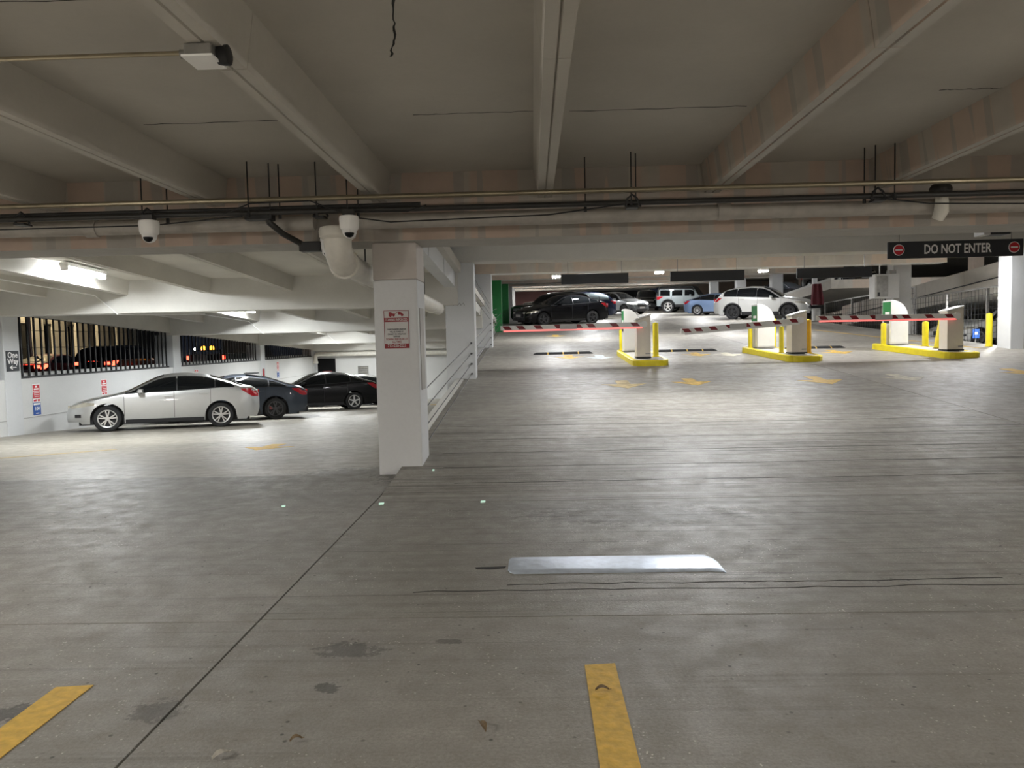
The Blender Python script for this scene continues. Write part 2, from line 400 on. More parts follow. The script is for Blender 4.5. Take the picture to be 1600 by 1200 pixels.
# edge beam of the descending bay, cast in upright panels
for i in range(4):
    for k in range(7):
        y0 = COLS[i] + 0.55 + k * (7.65 / 7); y1 = y0 + 7.65 / 7 - 0.02
        zb = lambda y: JOIST_Z + rise_l(y); px = -1.75 + (0.008 if k % 2 else 0)
        MB().loft([[(px, y, zb(y) + 0.75), (-2.0, y, zb(y) + 0.75), (-2.0, y, zb(y)), (px, y, zb(y))] for y in (y0, y1)]).build('edge_panel', 'gird_w' if i else 'col', ceil)
# edge beam of the rising bay
for i in range(9):
    MB().loft([[(-1.6, y, JOIST_Z + rise_r(y)), (-1.36, y, JOIST_Z + rise_r(y)), (-1.36, y, SLAB_Z + rise_r(y)), (-1.6, y, SLAB_Z + rise_r(y))] for y in (COLS[i] + 0.55, COLS[i + 1] - 0.08)]).build('edge_beam', 'ceil_r', ceil)

# walls -------------------------------------------------------------
WX = -12.5
wl = struct('wall_left')
MB().box(WX - 0.25, WX, 9.4, 41.7, -2.2, 0.93).build('parapet', 'wall', wl)
MB().box(WX, WX + 0.012, 9.4, 41.7, -0.05, -0.03).build('ledge_line', 'col_g', wl)
MB().box(WX - 0.45, WX - 0.25, 9.4, 41.7, -0.1, 1.06).build('outer_kerb', 'wall', wl)
MB().box(WX - 0.25, WX, 9.4, 16.9, 0.93, 3.6).build('upper_wall', 'wall', wl)
wb = struct('wall_back')
YB = 42.0
MB().box(-13.2, -1.7, YB, YB + 0.3, -2.3, 2.6).build('wall_panel', 'wall', wb)
wf = struct('wall_behind'); MB().box(-14, 16, -9.3, -9, -0.2, 4).build('wall_panel', 'gird_w', wf)
ws = struct('wall_side'); MB().box(-14.3, -14, -9, 9.4, -0.2, 4).build('wall_panel', 'gird_w', ws)
ws2 = struct('wall_right'); MB().box(16, 16.3, -9, 12, -0.2, 5).build('wall_panel', 'gird_w', ws2)
wc = struct('wall_centre')
MB().loft([[(-2.2, y, -2.6), (-1.95, y, -2.6), (-1.95, y, JOIST_Z + rise_r(y) + 0.3), (-2.2, y, JOIST_Z + rise_r(y) + 0.3)] for y in (33.9, 92)]).build('wall_panel', 'col_g', wc)
MB().loft([[(-1.95, y, -2.6), (-1.66, y, -2.6), (-1.66, y, floor_r(y) + 0.02), (-1.95, y, floor_r(y) + 0.02)] for y in (17.7, 38, 92)]).build('ramp_side', 'col_g', wc)
we = struct('wall_end')
MB().box(-2, 5.2, 88, 88.4, 4, 5.6).build('wall_panel', 'col_g', we)
MB().box(-2, 5.2, 87.9, 88.3, 5.6, 8.6).build('wall_panel', 'pinkwall', we)
MB().box(5.2, 14, 88, 88.4, 4, 5.2).build('wall_panel', 'gird_r', we)
MB().box(5.2, 14, 88.1, 88.5, 5.2, 7.2).build('wall_panel', 'charcoal', we)
MB().box(5.2, 14, 87.9, 88.3, 7.2, 8.6).build('wall_panel', 'gird_w', we)
wo = struct('wall_outer')
MB().box(40, 40.3, 10, 70, 0, 12).build('wall_panel', 'charcoal', wo)
MB().box(13.9, 40, 70, 70.3, 0, 12).build('wall_panel', 'gird_r', wo)

# columns -----------------------------------------------------------
# (things: each carries signs, cables or a colour of its own)
def column(x0, x1, y0, y1, z0, z1, m, label, parts=True, split=None):
    t = thing('column', label, 'column', ((x0 + x1) / 2, (y0 + y1) / 2, z0))
    cx, cy = (x0 + x1) / 2, (y0 + y1) / 2
    MB().box(x0 - cx, x1 - cx, y0 - cy, y1 - cy, -0.3, (split or z1) - z0).build('shaft', m, t, bevel=0.018)
    if split: MB().box(x0 - cx - 0.002, x1 - cx + 0.002, y0 - cy - 0.002, y1 - cy + 0.002, split - z0, z1 - z0).build('column_head', 'head', t, bevel=0.018)
    return t
k1 = column(-1.9, -1.37, 8.85, 9.45, 0.0, 2.80, 'col', 'white concrete column carrying the towing notice', split=2.36)
MB().box(0.262, 0.275, -0.20, 0.10, 1.02, 2.02).build('edge_guard', 'steel', k1)['label'] = 'thin steel plate on the side face'
column(-2.0, -1.33, COLS[1], COLS[1] + 0.5, floor_r(17.05) - 0.35, GIRD_Z + rise_r(17.05), 'col', 'white ramp-edge column with scribble, next behind the towing notice column')
# scribble on it
sc = MB(); pts = [(-1.86 + i * 0.028, COLS[1] - 0.004, 2.46 + 0.035 * math.sin(i * 2.1) * (1 if i % 3 else -0.6)) for i in range(12)]
sc.tube(pts, 0.005, 5); 
scr = sc.build('graffiti_scribble', 'black'); tag(scr, 'short dark handwritten scribble on the white ramp-edge column', 'graffiti')
column(-1.97, -1.37, COLS[2], COLS[2] + 0.5, floor_r(COLS[2]) - 0.35, GIRD_Z + rise_r(COLS[2]), 'col', 'white ramp-edge column standing just before the first green column')
column(-1.86, -1.36, COLS[3], COLS[3] + 0.5, floor_r(COLS[3]) - 0.35, GIRD_Z + rise_r(COLS[3]), 'green', 'green column right beside the tip of the lit barrier arm')
column(-1.80, -1.30, COLS[4], COLS[4] + 0.5, floor_r(COLS[4]) - 0.35, GIRD_Z + rise_r(COLS[4]), 'green', 'green column one bay up the ramp from the arm tip')
for i, nm in ((5, 'first grey column beyond the green ones on the ramp edge'), (6, 'second grey column beyond the green ones on the ramp edge')):
    column(-1.85, -1.3, COLS[i], COLS[i] + 0.5, floor_r(COLS[i]) - 0.3, GIRD_Z + rise_r(COLS[i]), 'col_g', nm)
for i, nm in ((1, 'white wall column carrying the one way sign'), (2, 'white wall column between the two street fences'), (3, 'white wall column with a red strip, before the narrow fence'), (4, 'white corner column beside the black door')):
    y = COLS[i] - 0.02
    column(-13.1, -12.47, y, y + 0.55, floor_l(y) - 0.05, GIRD_Z + rise_l(y) + 0.05, 'col', nm)
RC = [(13.42, 13.80, 21.1, 21.7, 'col', 'white column beside the lone yellow bollard'), (13.02, 13.65, 27.0, 27.5, 'col_g', 'grey column behind the grey electrical box'),
      (13.55, 13.75, 36.0, 36.2, 'col', 'slim white post above the maroon cover'), (13.2, 13.8, 41, 41.5, 'col', 'white column behind the white crossover bonnet'),
      (13.2, 13.8, 48, 48.5, 'col', 'white column rising behind the white crossover roof'), (13.2, 13.8, 55, 55.5, 'col', 'white column rising behind the light blue sedan')]
for (x0, x1, y0, y1, m, nm) in RC:
    column(x0, x1, y0, y1, floor_r(y0) - 0.05, SLAB_Z + rise_r(y0), m, nm)

# ================================================================== LAMPS
def area(name, loc, sx, sy, power, col=(1, 1, 1), parent=None, rot=(0, 0, 0)):
    l = bpy.data.lights.new(name, 'AREA'); l.shape = 'RECTANGLE'; l.size = sx; l.size_y = sy; l.energy = power; l.color = col
    o = bpy.data.objects.new(name, l); C.objects.link(o); o.location = loc; o.rotation_euler = rot; o.parent = parent
    return o
def tube_light(x, y, z, label, power, slope=0.0, drop=0.0, col=(0.95, 0.985, 1.0), lit='tube'):
    t = thing('tube_light', label, 'light', (x, y, z), 0, 'strip lamps under the slabs')
    t.rotation_euler = (math.atan(slope), 0, 0)
    MB().box(-0.09, 0.09, -0.66, 0.66, 0.0, 0.07).build('housing', 'white', t, bevel=0.008)
    MB().tube([(0, -0.62, -0.035), (0, 0.62, -0.035)], 0.055, 12).build('diffuser', lit, t, True)
    for s in (-1, 1): MB().box(-0.075, 0.075, s * 0.63 - 0.015, s * 0.63 + 0.015, -0.09, 0.0).build('end_cap', 'white', t)
    for s in (-1, 1): MB().tube([(0, s * 0.4, 0.07), (0, s * 0.4, 0.07 + drop)], 0.006, 6).build('stem', 'steel', t)
    area('lamp_light', (0, 0, -0.12), 0.16, 1.25, power, col, t)
    return t
for i, nm in enumerate(('above the white wall near the street fence', 'between the second and third white girders', 'between the far white girders', 'close to the back wall')):
    y = [14.7, 23.0, 31.2, 38.5][i]
    z = SLAB_Z + rise_l(y) - 0.1
    tube_light(-9.0, y, z, 'bright strip lamp under the white ceiling, ' + nm, POW_LEFT, -0.049, 0.1)
def pendant(x, y, z, ztop, label, power):
    t = thing('canopy_light', label, 'light', (x, y, z), 0, 'square canopy lamps over the ramp')
    MB().box(-0.17, 0.17, -0.17, 0.17, 0.03, 0.12).build('housing', 'white', t, bevel=0.02)
    MB().prism([(-0.15, -0.15, 0.03), (0.15, -0.15, 0.03), (0.15, 0.15, 0.03), (-0.15, 0.15, 0.03)], (0, 0, -0.06)).build('lens', 'lamp', t, bevel=0.02)
    MB().tube([(0, 0, 0.12), (0, 0, ztop - z)], 0.012, 8).build('stem', 'steel', t)
    area('lamp_light', (0, 0, -0.05), 0.3, 0.3, power, (0.97, 0.985, 1.0), t)
for (x, y, dz, nm, pw) in [(2.83, 12.6, -0.235, 'before the first white girder', 1.0), (7.2, 20.6, 0.02, 'hidden above the barrier lanes', 0.7), (1.6, 20.6, 0.02, 'above the ramp edge and first barrier arm', 0.6), (11.8, 20.6, 0.0, 'above the outer barrier lane', 0.8), (0.95, 28.2, -0.52, 'over the black sedan lane', 0.75), (4.85, 28.2, -0.45, 'between the two blank black panels', 0.7), (8.75, 28.2, -0.5, 'beside the white crossover', 0.75),
                       (3, 37.5, -0.15, 'above the parked black sedan', 0.7), (10, 37.5, -0.15, 'above the white crossover', 0.7), (4.5, 46, -0.12, 'deep in the ramp bay over the dark cars', 1.2), (10.5, 46, -0.12, 'deep in the ramp bay over the light blue sedan', 1.2),
                       (1, 56, -0.12, 'far up the ramp by the pale edge wall', 2.0), (9, 56, -0.12, 'far up the ramp over the boxy off-roader', 1.8), (0.2, 70, -0.15, 'by the pink end wall', 5.5), (7.2, 70, -0.12, 'by the dark end wall', 5.5), (-0.6, 78, -0.15, 'closest to the pink end wall', 0.7)]:
    z = JOIST_Z + rise_r(y) + dz
    pendant(x, y, z, SLAB_Z + rise_r(y), 'small glaring canopy lamp ' + nm, POW_RIGHT * pw)
for (x, y, nm) in [(-7.6, 1.5, 'in the street end of the turning aisle'), (8.3, 1.0, 'in the far end of the turning aisle'), (0.95, -5.0, 'added behind the view to brighten the aisle')]:
    tube_light(x, y, JOIST_Z - 0.12, 'warm strip lamp ' + nm, POW_BACK, 0, 0.38, (1.0, 0.965, 0.91), 'tube_w')  # the last one is added only to lift the foreground light

# ================================================================== PIPES, CONDUITS, CAMERAS
def pipe(name, pts, r, m, label, cat='pipe', seg=12, group=None):
    return tag(MB().tube(pts, r, seg).build(name, m, None, True), label, cat, group)
pipe('conduit', [(-13.9, 8.0, 3.195), (15.9, 8.0, 3.155)], 0.028, 'bronze', 'upper bronze conduit running the length of the front girder', 'conduit')
pipe('conduit', [(-13.9, 8.06, 3.06), (15.9, 8.06, 3.04)], 0.03, 'darkpipe', 'thick dark pipe slung below the bronze conduit', 'pipe')
pipe('conduit', [(-13.9, 8.16, 3.115), (-3.4, 8.16, 3.115), (-1.2, 8.16, 3.12)], 0.022, 'darkpipe', 'dark conduit ending past the dome camera on the front girder', 'conduit')
# big drain along the girder
dr = thing('drain_pipe', 'large painted drain pipe along the front girder face', 'pipe', (0, 8.42, 2.985))
MB().tube([(-13.9, 0, 0.03), (-2.45, 0, 0.005)], 0.085, 16).build('pipe_run', 'pvc_g', dr, True)
MB().tube([(-1.95, 0, 0), (15.9, 0, -0.02)], 0.085, 16).build('pipe_run', 'pvc_g', dr, True)
for x in (-9.2, -5.1, 2.1, 6.9, 10.4): MB().tube([(x, 0, 0.003), (x + 0.14, 0, 0.003)], 0.098, 16).build('coupling', 'pvc_g', dr, True)
dp = thing('drain_drop', 'white drain stub hooking down over the girder pipe', 'pipe', (4.49, 8.28, 2.84))
MB().tube([(0, 0.06, 0.34), (0, 0, 0.30), (0, -0.03, 0.2), (0, -0.02, 0.06), (-0.02, 0.02, -0.02)], [0.07, 0.075, 0.065, 0.075, 0.06], 14).build('stub', 'pvc', dp, True)
MB().lathe([(0.02, 0.36), (0.09, 0.35), (0.115, 0.31), (0.115, 0.27), (0.08, 0.26)], 'z', (0, 0, 0)).build('collar', 'darkpipe', dp, True)
# elbow and run into the lower bay
el = thing('drain_elbow', 'large white drain elbow turning into the lower bay', 'pipe', (-2.16, 8.30, 2.6))
arc = [(0, -0.02, 0.27), (0, -0.02, 0.16)] + [(0, -0.02 + 0.26 * (1 - math.cos(a)), 0.13 - 0.2 * math.sin(a)) for a in [i * PI / 16 for i in range(0, 9)]]
MB().tube(arc, 0.155, 20).build('bend', 'pvc', el, True)
MB().lathe([(0.15, 0.31), (0.19, 0.30), (0.205, 0.26), (0.20, 0.20), (0.16, 0.17)], 'z', (0, -0.02, 0)).build('flange', 'pvc', el, True)
MB().tube([(0, 0.22, -0.07), (0, 0.3, -0.072)], 0.178, 20).build('socket', 'pvc', el, True)
MB().tube([(0, 0.28, -0.07), (0.06, 8.25, -0.25)], 0.138, 20).build('pipe_run', 'pvc', el, True)
for y in (4.0, 7.2): MB().tube([(0.03, y, -0.07 - 0.0225 * (y - 0.28)), (0.03, y + 0.2, -0.075 - 0.0225 * (y - 0.28))], 0.16, 20).build('coupling', 'pvc', el, True)
for y in (1.2, 6.4): MB().tube([(0.03, y, -0.05 - 0.0225 * y), (0.03, y, 0.72)], 0.01, 6).build('hanger', 'black', el)

def camera_dome(x, y, z, r, ztop, label):
    t = thing('dome_camera', label, 'camera', (x, y, z), 0, 'security cameras on the girder conduits')
    MB().lathe([(r * 0.55, 0.16), (r * 1.0, 0.15), (r * 1.06, 0.12), (r * 1.0, 0.03), (r * 0.9, 0.01)], 'z').build('housing', 'white', t, True)
    MB().lathe([(r * 0.9, 0.02)] + [(r * 0.78 * math.cos(a), -r * 0.85 * math.sin(a)) for a in [i * PI / 14 for i in range(0, 7)]], 'z').build('bubble', 'white', t, True)
    MB().lathe([(r * 0.5 * math.cos(a) + 0.001, -r * 0.5 * math.sin(a)) for a in [i * PI / 12 for i in range(0, 7)]], 'z', (0.01, -r * 0.5, -r * 0.32)).build('lens', 'glass', t, True)
    MB().box(-r * 0.6, r * 0.6, -r * 0.5, r * 0.5, 0.155, ztop - z).build('mount_box', 'darkpipe', t)
camera_dome(-4.10, 7.9, 2.82, 0.10, 3.03, 'white dome camera alone toward the street end of the girder')
camera_dome(-1.93, 7.9, 2.81, 0.10, 3.03, 'white dome camera just above the drain elbow')
jb = thing('junction_box', 'black junction box with flexible conduit below the girder', 'box', (-2.52, 8.55, 2.74))
MB().box(-0.15, 0.10, -0.06, 0.08, -0.06, 0.05).build('box_body', 'black', jb, bevel=0.01)
MB().tube([(-0.38, -0.42, 0.30), (-0.36, -0.40, 0.22), (-0.27, -0.25, 0.12), (-0.13, -0.02, 0.03)], 0.035, 10).build('flexible_conduit', 'darkpipe', jb, True)
MB().box(-0.6, -0.30, -0.5, -0.36, 0.24, 0.36).build('upper_box', 'black', jb, bevel=0.01)
camera_dome(-2.36, 8.56, 2.68, 0.075, 2.86, 'small white dome camera on the black junction box')
for pts, lb in [([(-3.3, 7.92, 3.02), (-3.0, 7.92, 3.13), (-2.35, 7.92, 3.14), (-2.05, 7.92, 3.02), (-1.3, 7.92, 3.0), (-1.1, 7.92, 3.06)], 'thin dark cable arching over the drain elbow'),
                ([(-6, 7.95, 2.93), (-4.1, 7.95, 2.93), (-3.1, 7.95, 3.0)], 'thin dark cable dipping behind the lone dome camera'),
                ([(1.0, 7.97, 3.02), (0.2, 7.97, 2.93), (-1.5, 7.97, 2.90), (-1.9, 7.97, 2.96)], 'thin dark cable sagging along the drain pipe'),
                ([(3.6, 7.97, 3.02), (4.2, 7.97, 2.94), (5.2, 7.97, 2.91), (7.5, 7.97, 2.93)], 'thin dark cable sagging past the drain stub')]:
    pipe('cable', pts, 0.008, 'black', lb, 'cable', 6)
rod_l = 'thin black threaded rod hanging from the slab to the girder conduits'
for (x, y) in [(-4.22, 8.0), (-4.05, 8.22), (-3.03, 7.95), (-2.83, 8.05), (-2.74, 8.1), (-2.32, 8.05), (-1.97, 8.0), (-1.88, 8.12), (0.61, 8.2), (1.09, 8.03), (1.15, 8.1), (3.68, 8.05), (3.61, 8.15), (3.86, 8.0)]:
    t = thing('hanger_rod', rod_l, 'rod', (x, y, 3.02), 0, 'threaded rods above the conduits')
    MB().tube([(0, 0, -0.02), (0, 0, SLAB_Z - 3.02)], 0.0075, 6).build('rod', 'black', t)
    MB().tube([(0, 0, -0.03), (0, 0, 0.03)], 0.018, 6).build('nut', 'black', t)
for (x, y) in [(-4.18, 8.03), (1.1, 8.03), (3.7, 8.03), (-2.3, 8.1), (-5.6, 8.05)]:
    t = thing('pipe_clamp', 'black pipe clamp gripping the girder conduits', 'clamp', (x, y, 3.02), 0, 'pipe clamps on the conduits')
    MB().box(-0.06, 0.06, -0.05, 0.09, -0.035, -0.015).build('strap', 'black', t)
    MB().tube([(-0.07, 0, -0.02), (-0.05, 0, 0.07), (0, 0, 0.11), (0.05, 0, 0.07), (0.09, 0, -0.02)], 0.012, 6).build('yoke', 'black', t)
# conduit to the joist box, upper left
pipe('conduit', [(-13.9, 4.12, 3.235), (-1.86, 4.12, 3.225)], 0.014, 'bronze', 'thin bronze conduit crossing under the joists to a small box', 'conduit')
bx = thing('outlet_box', 'small square outlet box with white cover under a joist', 'box', (-1.78, 4.12, 3.17))
MB().box(-0.075, 0.075, -0.09, 0.09, 0.012, 0.075).build('box_body', 'steel', bx, bevel=0.008)
MB().box(-0.085, 0.085, -0.1, 0.1, 0.0, 0.012).build('cover', 'white', bx)
MB().lathe([(0.05, -0.03), (0.055, 0.0), (0.055, 0.03), (0.045, 0.035)], 'x', (0.1, 0.02, 0.045)).build('cable_gland', 'black', bx, True)
for s in (0.0,): MB().tube([(-0.13, 0, 0.05), (-0.09, 0, 0.05)], 0.026, 10).build('connector', 'steel', bx, True)
# slim conduits along the white ceiling
for i in range(1, 4):
    y = COLS[i]; z = GIRD_Z + rise_l(y) + 0.03; xx = -10.1 + (i - 1) * 0.4
    pipe('conduit', [(-10.3, y - 6.5, JOIST_Z + rise_l(y - 6.5) - 0.02), (xx, y - 0.2, z + 0.42), (xx, y - 0.1, z + 0.38), (xx + 0.45, y - 0.1, z - 0.02), (xx + 0.6, y + 0.5, z - 0.02), (xx + 0.9, y + 3.5, z + 0.1)], 0.014, 'white', 'slim white conduit bending down over the %s white girder' % ('first', 'second', 'third')[i - 1], 'conduit', 6)

# ================================================================== SIGNS
dn = thing('hanging_sign', 'dark hanging sign reading DO NOT ENTER between two red roundels', 'sign', (7.305, 13.0, 2.852))
MB().box(-1.145, 1.145, -0.02, 0.02, 0, 0.29).build('panel', 'charcoal', dn, bevel=0.004)
text('lettering', 'DO NOT ENTER', 0.222, (0.03, -0.024, 0.142), FACE_CAM, 'white', dn, sx=0.70)
for sx in (-0.965, 0.985):
    g = MB().lathe([(0.095, -0.028), (0.095, -0.02)], 'y', (sx, 0, 0.148), 28).build('roundel', 'white', dn)
    MB().lathe([(0.083, -0.031), (0.083, -0.026)], 'y', (sx, 0, 0.148), 28).build('roundel_disc', 'red', g)
    MB().box(sx - 0.06, sx + 0.06, -0.034, -0.03, 0.135, 0.161).build('roundel_bar', 'white', g)
for sx in (-0.95, 0.95): MB().tube([(sx, 0, 0.29), (sx, 0, SLAB_Z + rise_r(13) - 2.852)], 0.008, 6).build('hanger', 'steel', dn)
for (x0, x1, nm) in [(0.81, 2.61, 'over the lane beside the green columns'), (3.73, 5.70, 'over the middle barrier lane'), (7.09, 9.065, 'over the lane of the long level arm')]:
    t = thing('hanging_sign', 'blank black hanging panel ' + nm, 'sign', ((x0 + x1) / 2, 20.0, 3.07), 0, 'blank lane sign backs')
    hw = (x1 - x0) / 2
    MB().box(-hw, hw, -0.03, 0.03, 0, 0.27).build('panel', 'charcoal', t, bevel=0.006)
    for s in (-0.8, 0.8): MB().tube([(s * hw, 0, 0.27), (s * hw, 0, SLAB_Z + rise_r(20) - 3.07)], 0.01, 6).build('hanger', 'steel', t)
tw = thing('towing_sign', 'red and white towing notice with phone number on the column', 'sign', (-1.632, 8.848, 1.535))
MB().box(-0.15, 0.15, -0.006, 0, 0, 0.455).build('plate', 'signgrey', tw, bevel=0.002)
fr = MB()
for (a, b_, c_, d_) in [(-0.15, 0.15, 0.449, 0.455), (-0.15, 0.15, 0, 0.006), (-0.15, -0.144, 0, 0.455), (0.144, 0.15, 0, 0.455)]: fr.box(a, b_, -0.008, -0.005, c_, d_)
fr.build('border', 'signred', tw)
MB().box(-0.146, 0.146, -0.009, -0.005, 0.318, 0.368).build('title_band', 'signred', tw)
text('title', 'TOWING ENFORCED', 0.042, (0, -0.0095, 0.343), FACE_CAM, 'signgrey', tw, sx=0.66)
MB().box(-0.146, 0.146, -0.009, -0.005, 0.006, 0.056).build('phone_band', 'signred', tw)
text('phone_number', '713-228-2221', 0.050, (0, -0.0095, 0.031), FACE_CAM, 'signgrey', tw, sx=0.80)
for i, (s, w) in enumerate([('UNAUTHORIZED VEHICLES', 0.70), ('WILL BE TOWED AT', 0.70), ("OWNER'S OR OPERATOR'S", 0.70), ('EXPENSE', 0.80)]):
    text('notice_line', s, 0.026, (0, -0.0065, 0.228 - i * 0.029), FACE_CAM, 'charcoal', tw, sx=w)
for i, (s, w) in enumerate([('TOWING ENFORCED AT', 0.74), ('ALL TIMES', 0.8)]):
    text('notice_line', s, 0.032, (0, -0.0065, 0.110 - i * 0.033), FACE_CAM, 'signred', tw, sx=w)
ic = MB()     # pictogram: tow truck with a car on the hook
ic.prism([(-0.09, -0.008, 0.385), (-0.01, -0.008, 0.395), (-0.02, -0.008, 0.415), (-0.05, -0.008, 0.42), (-0.06, -0.008, 0.435), (-0.09, -0.008, 0.435)], (0, 0.002, 0))
ic.prism([(0.02, -0.008, 0.42), (0.085, -0.008, 0.388), (0.09, -0.008, 0.405), (0.06, -0.008, 0.43), (0.03, -0.008, 0.442)], (0, 0.002, 0))
for (x, z) in [(-0.07, 0.386), (-0.03, 0.392), (0.035, 0.413), (0.07, 0.394)]: ic.lathe([(0.011, -0.009), (0.011, -0.006)], 'y', (x, 0, z), 12)
ic.tube([(-0.02, -0.008, 0.41), (0.02, -0.008, 0.435)], 0.003, 5)
ic.build('tow_pictogram', 'signred', tw)
ow = thing('one_way_sign', 'small black one way sign with an arrow on the wall column', 'sign', (-12.468, 17.30, 1.13))
MB().box(0, 0.012, -0.215, 0.215, 0, 0.49).build('plate', 'charcoal', ow, bevel=0.003)
text('lettering', 'One', 0.19, (0.015, 0, 0.385), FACE_E, 'white', ow)
text('lettering', 'Way', 0.19, (0.015, 0, 0.235), FACE_E, 'white', ow)
MB().box(0.012, 0.016, -0.07, 0.11, 0.082, 0.100).prism([(0.016, -0.12, 0.091), (0.016, -0.03, 0.145), (0.016, -0.012, 0.127), (0.016, -0.065, 0.091), (0.016, -0.012, 0.055), (0.016, -0.03, 0.037)], (-0.004, 0, 0)).build('arrow', 'white', ow)
def wall_red(y, z, nm, h=0.46):
    t = thing('wall_notice', 'small red parking notice on the white wall, ' + nm, 'sign', (WX + 0.004, y, z), 0, 'red notices on the street wall')
    MB().box(0, 0.006, -0.14, 0.14, 0, h).build('plate', 'white', t)
    MB().box(0.005, 0.009, -0.125, 0.125, h * 0.62, h * 0.95).build('red_panel', 'red', t)
    MB().box(0.008, 0.011, -0.09, 0.09, h * 0.68, h * 0.76).build('white_bar', 'white', t)
    MB().box(0.008, 0.011, -0.035, 0.035, h * 0.80, h * 0.9).build('white_mark', 'white', t)
    if h > 0.3:
        MB().box(0.005, 0.009, -0.125, 0.125, h * 0.22, h * 0.58).build('red_panel', 'red', t)
        for k in range(3): MB().box(0.008, 0.011, -0.1 + 0.01 * k, 0.1, h * (0.50 - k * 0.1), h * (0.53 - k * 0.1)).build('text_line', 'white', t)
        MB().prism([(0.009, -0.11, h * 0.05), (0.009, -0.02, h * 0.05), (0.009, 0.02, h * 0.17), (0.009, -0.11, h * 0.13)], (-0.004, 0, 0)).build('red_mark', 'red', t)
        MB().box(0.005, 0.009, 0.04, 0.12, h * 0.04, h * 0.16).build('red_mark', 'red', t)
def wall_blue(y, z, nm, s='100'):
    t = thing('space_sign', 'small blue stall number sign under the red notice, ' + nm, 'sign', (WX + 0.004, y, z), 0, 'blue stall signs')
    MB().box(0, 0.006, -0.14, 0.14, 0, 0.31).build('plate', 'blue', t)
    MB().box(0.005, 0.009, -0.125, 0.125, 0.25, 0.295).build('header', 'white', t)
    text('number', s, 0.12, (0.008, 0, 0.155), FACE_E, 'white', t)
    MB().box(0.005, 0.009, -0.05, 0.06, 0.03, 0.05).build('footer', 'white', t)
wall_red(18.11, 0.32, 'beside the one way column'); wall_blue(18.11, 0.0, 'beside the one way column')
wall_red(21.04, 0.28, 'behind the silver sedan bonnet'); wall_red(26.95, 0.52, 'above the silver sedan roof', 0.26)
wall_red(35.7, 0.36, 'beside the narrow fence'); wall_blue(35.7, 0.04, 'beside the narrow fence', '0')
rs = thing('column_strip', 'narrow red strip sign on the wall column edge', 'sign', (-12.468, 33.7, 0.05))
MB().box(0, 0.01, -0.12, 0.12, 0, 0.5).build('plate', 'signred', rs)
MB().box(0.008, 0.013, -0.05, 0.05, 0.06, 0.44).build('lettering_band', 'red', rs)
# back wall: door, louvre, pipe
d1 = struct('door_1')
MB().box(-12.36, -11.34, YB - 0.04, YB - 0.002, -1.66, 0.80).build('door_leaf', 'door', d1, bevel=0.006)
dsn = thing('door_sign', 'small red lettered plate on the black door', 'sign', (-11.82, YB - 0.045, -0.02))
MB().box(-0.27, 0.27, -0.01, 0, -0.08, 0.1).build('plate', 'signred', dsn); text('lettering', 'EMERGENCY', 0.10, (0, -0.013, 0.035), FACE_CAM, 'white', dsn, sx=0.72); text('lettering', 'EXIT', 0.07, (0, -0.013, -0.045), FACE_CAM, 'white', dsn, sx=0.8)
lv = thing('louvre_vent', 'metal louvre vent set in the white back wall', 'vent', (-9.75, YB, 0.03))
fb = MB()
for q in [(-0.30, 0.30, 0.25, 0.29), (-0.30, 0.30, -0.29, -0.25), (-0.30, -0.26, -0.29, 0.29), (0.26, 0.30, -0.29, 0.29)]: fb.box(q[0], q[1], -0.05, 0, q[2], q[3])
fb.build('frame', 'steel', lv)
MB().box(-0.27, 0.27, -0.008, 0, -0.27, 0.27).build('backing', 'trim', lv)
for k in range(4): MB().prism([(-0.26, -0.04, -0.24 + k * 0.125), (-0.26, -0.01, -0.16 + k * 0.125), (-0.26, -0.01, -0.13 + k * 0.125), (-0.26, -0.045, -0.21 + k * 0.125)], (0.52, 0, 0)).build('blade', 'steel', lv)
bp = thing('wall_pipe', 'fat white pipe turning down beside the black door', 'pipe', (-12.35, 41.6, 1.0))
MB().tube([(10.2, 0, -0.02), (0.25, 0, 0.06), (0.05, 0, 0.03), (-0.02, 0, -0.1), (-0.02, 0, -0.42)], 0.12, 12).build('pipe_run', 'pvc', bp, True)
MB().tube([(-0.02, 0, -0.35), (-0.02, 0, -0.46)], 0.15, 12).build('socket', 'pvc', bp, True)

# ================================================================== STREET FENCES
def fence(y0, y1, label, n):
    t = thing('street_fence', label, 'fence', (WX - 0.12, y0, 0.93), 0, 'black bar fences above the street wall')
    L = y1 - y0; zt = lambda y: SLAB_Z + rise_l(y) - 0.02 - 0.93
    MB().box(-0.025, 0.025, 0, L, 0.0, 0.05).build('bottom_rail', 'black', t)
    MB().loft([[(-0.025, y, zt(y0 + y) - 0.62), (0.025, y, zt(y0 + y) - 0.62), (0.025, y, zt(y0 + y) - 0.56), (-0.025, y, zt(y0 + y) - 0.56)] for y in (0, L)]).build('top_rail', 'black', t)
    for i in range(n):
        y = (i + 0.5) * L / n
        MB().box(-0.02, 0.02, y - 0.02, y + 0.02, 0.04, zt(y0 + y) - 0.56).build('bar', 'black', t)
fence(17.45, 25.15, 'black bar fence before the beige building and dark traffic', 30)
fence(25.75, 33.35, 'black bar fence before the truck with amber lights', 27)
fence(33.95, 41.6, 'narrow looking black bar fence nearest the back wall', 27)
# soffit return above the fences follows the falling ceiling
for i in (1, 2, 3):
    ys = (COLS[i] + 0.53, COLS[i + 1] - 0.02)
    MB().loft([[(WX - 0.25, y, SLAB_Z + rise_l(y) - 0.66), (WX, y, SLAB_Z + rise_l(y) - 0.66), (WX, y, SLAB_Z + rise_l(y)), (WX - 0.25, y, SLAB_Z + rise_l(y))] for y in ys]).build('header', 'ceil_l', wl)

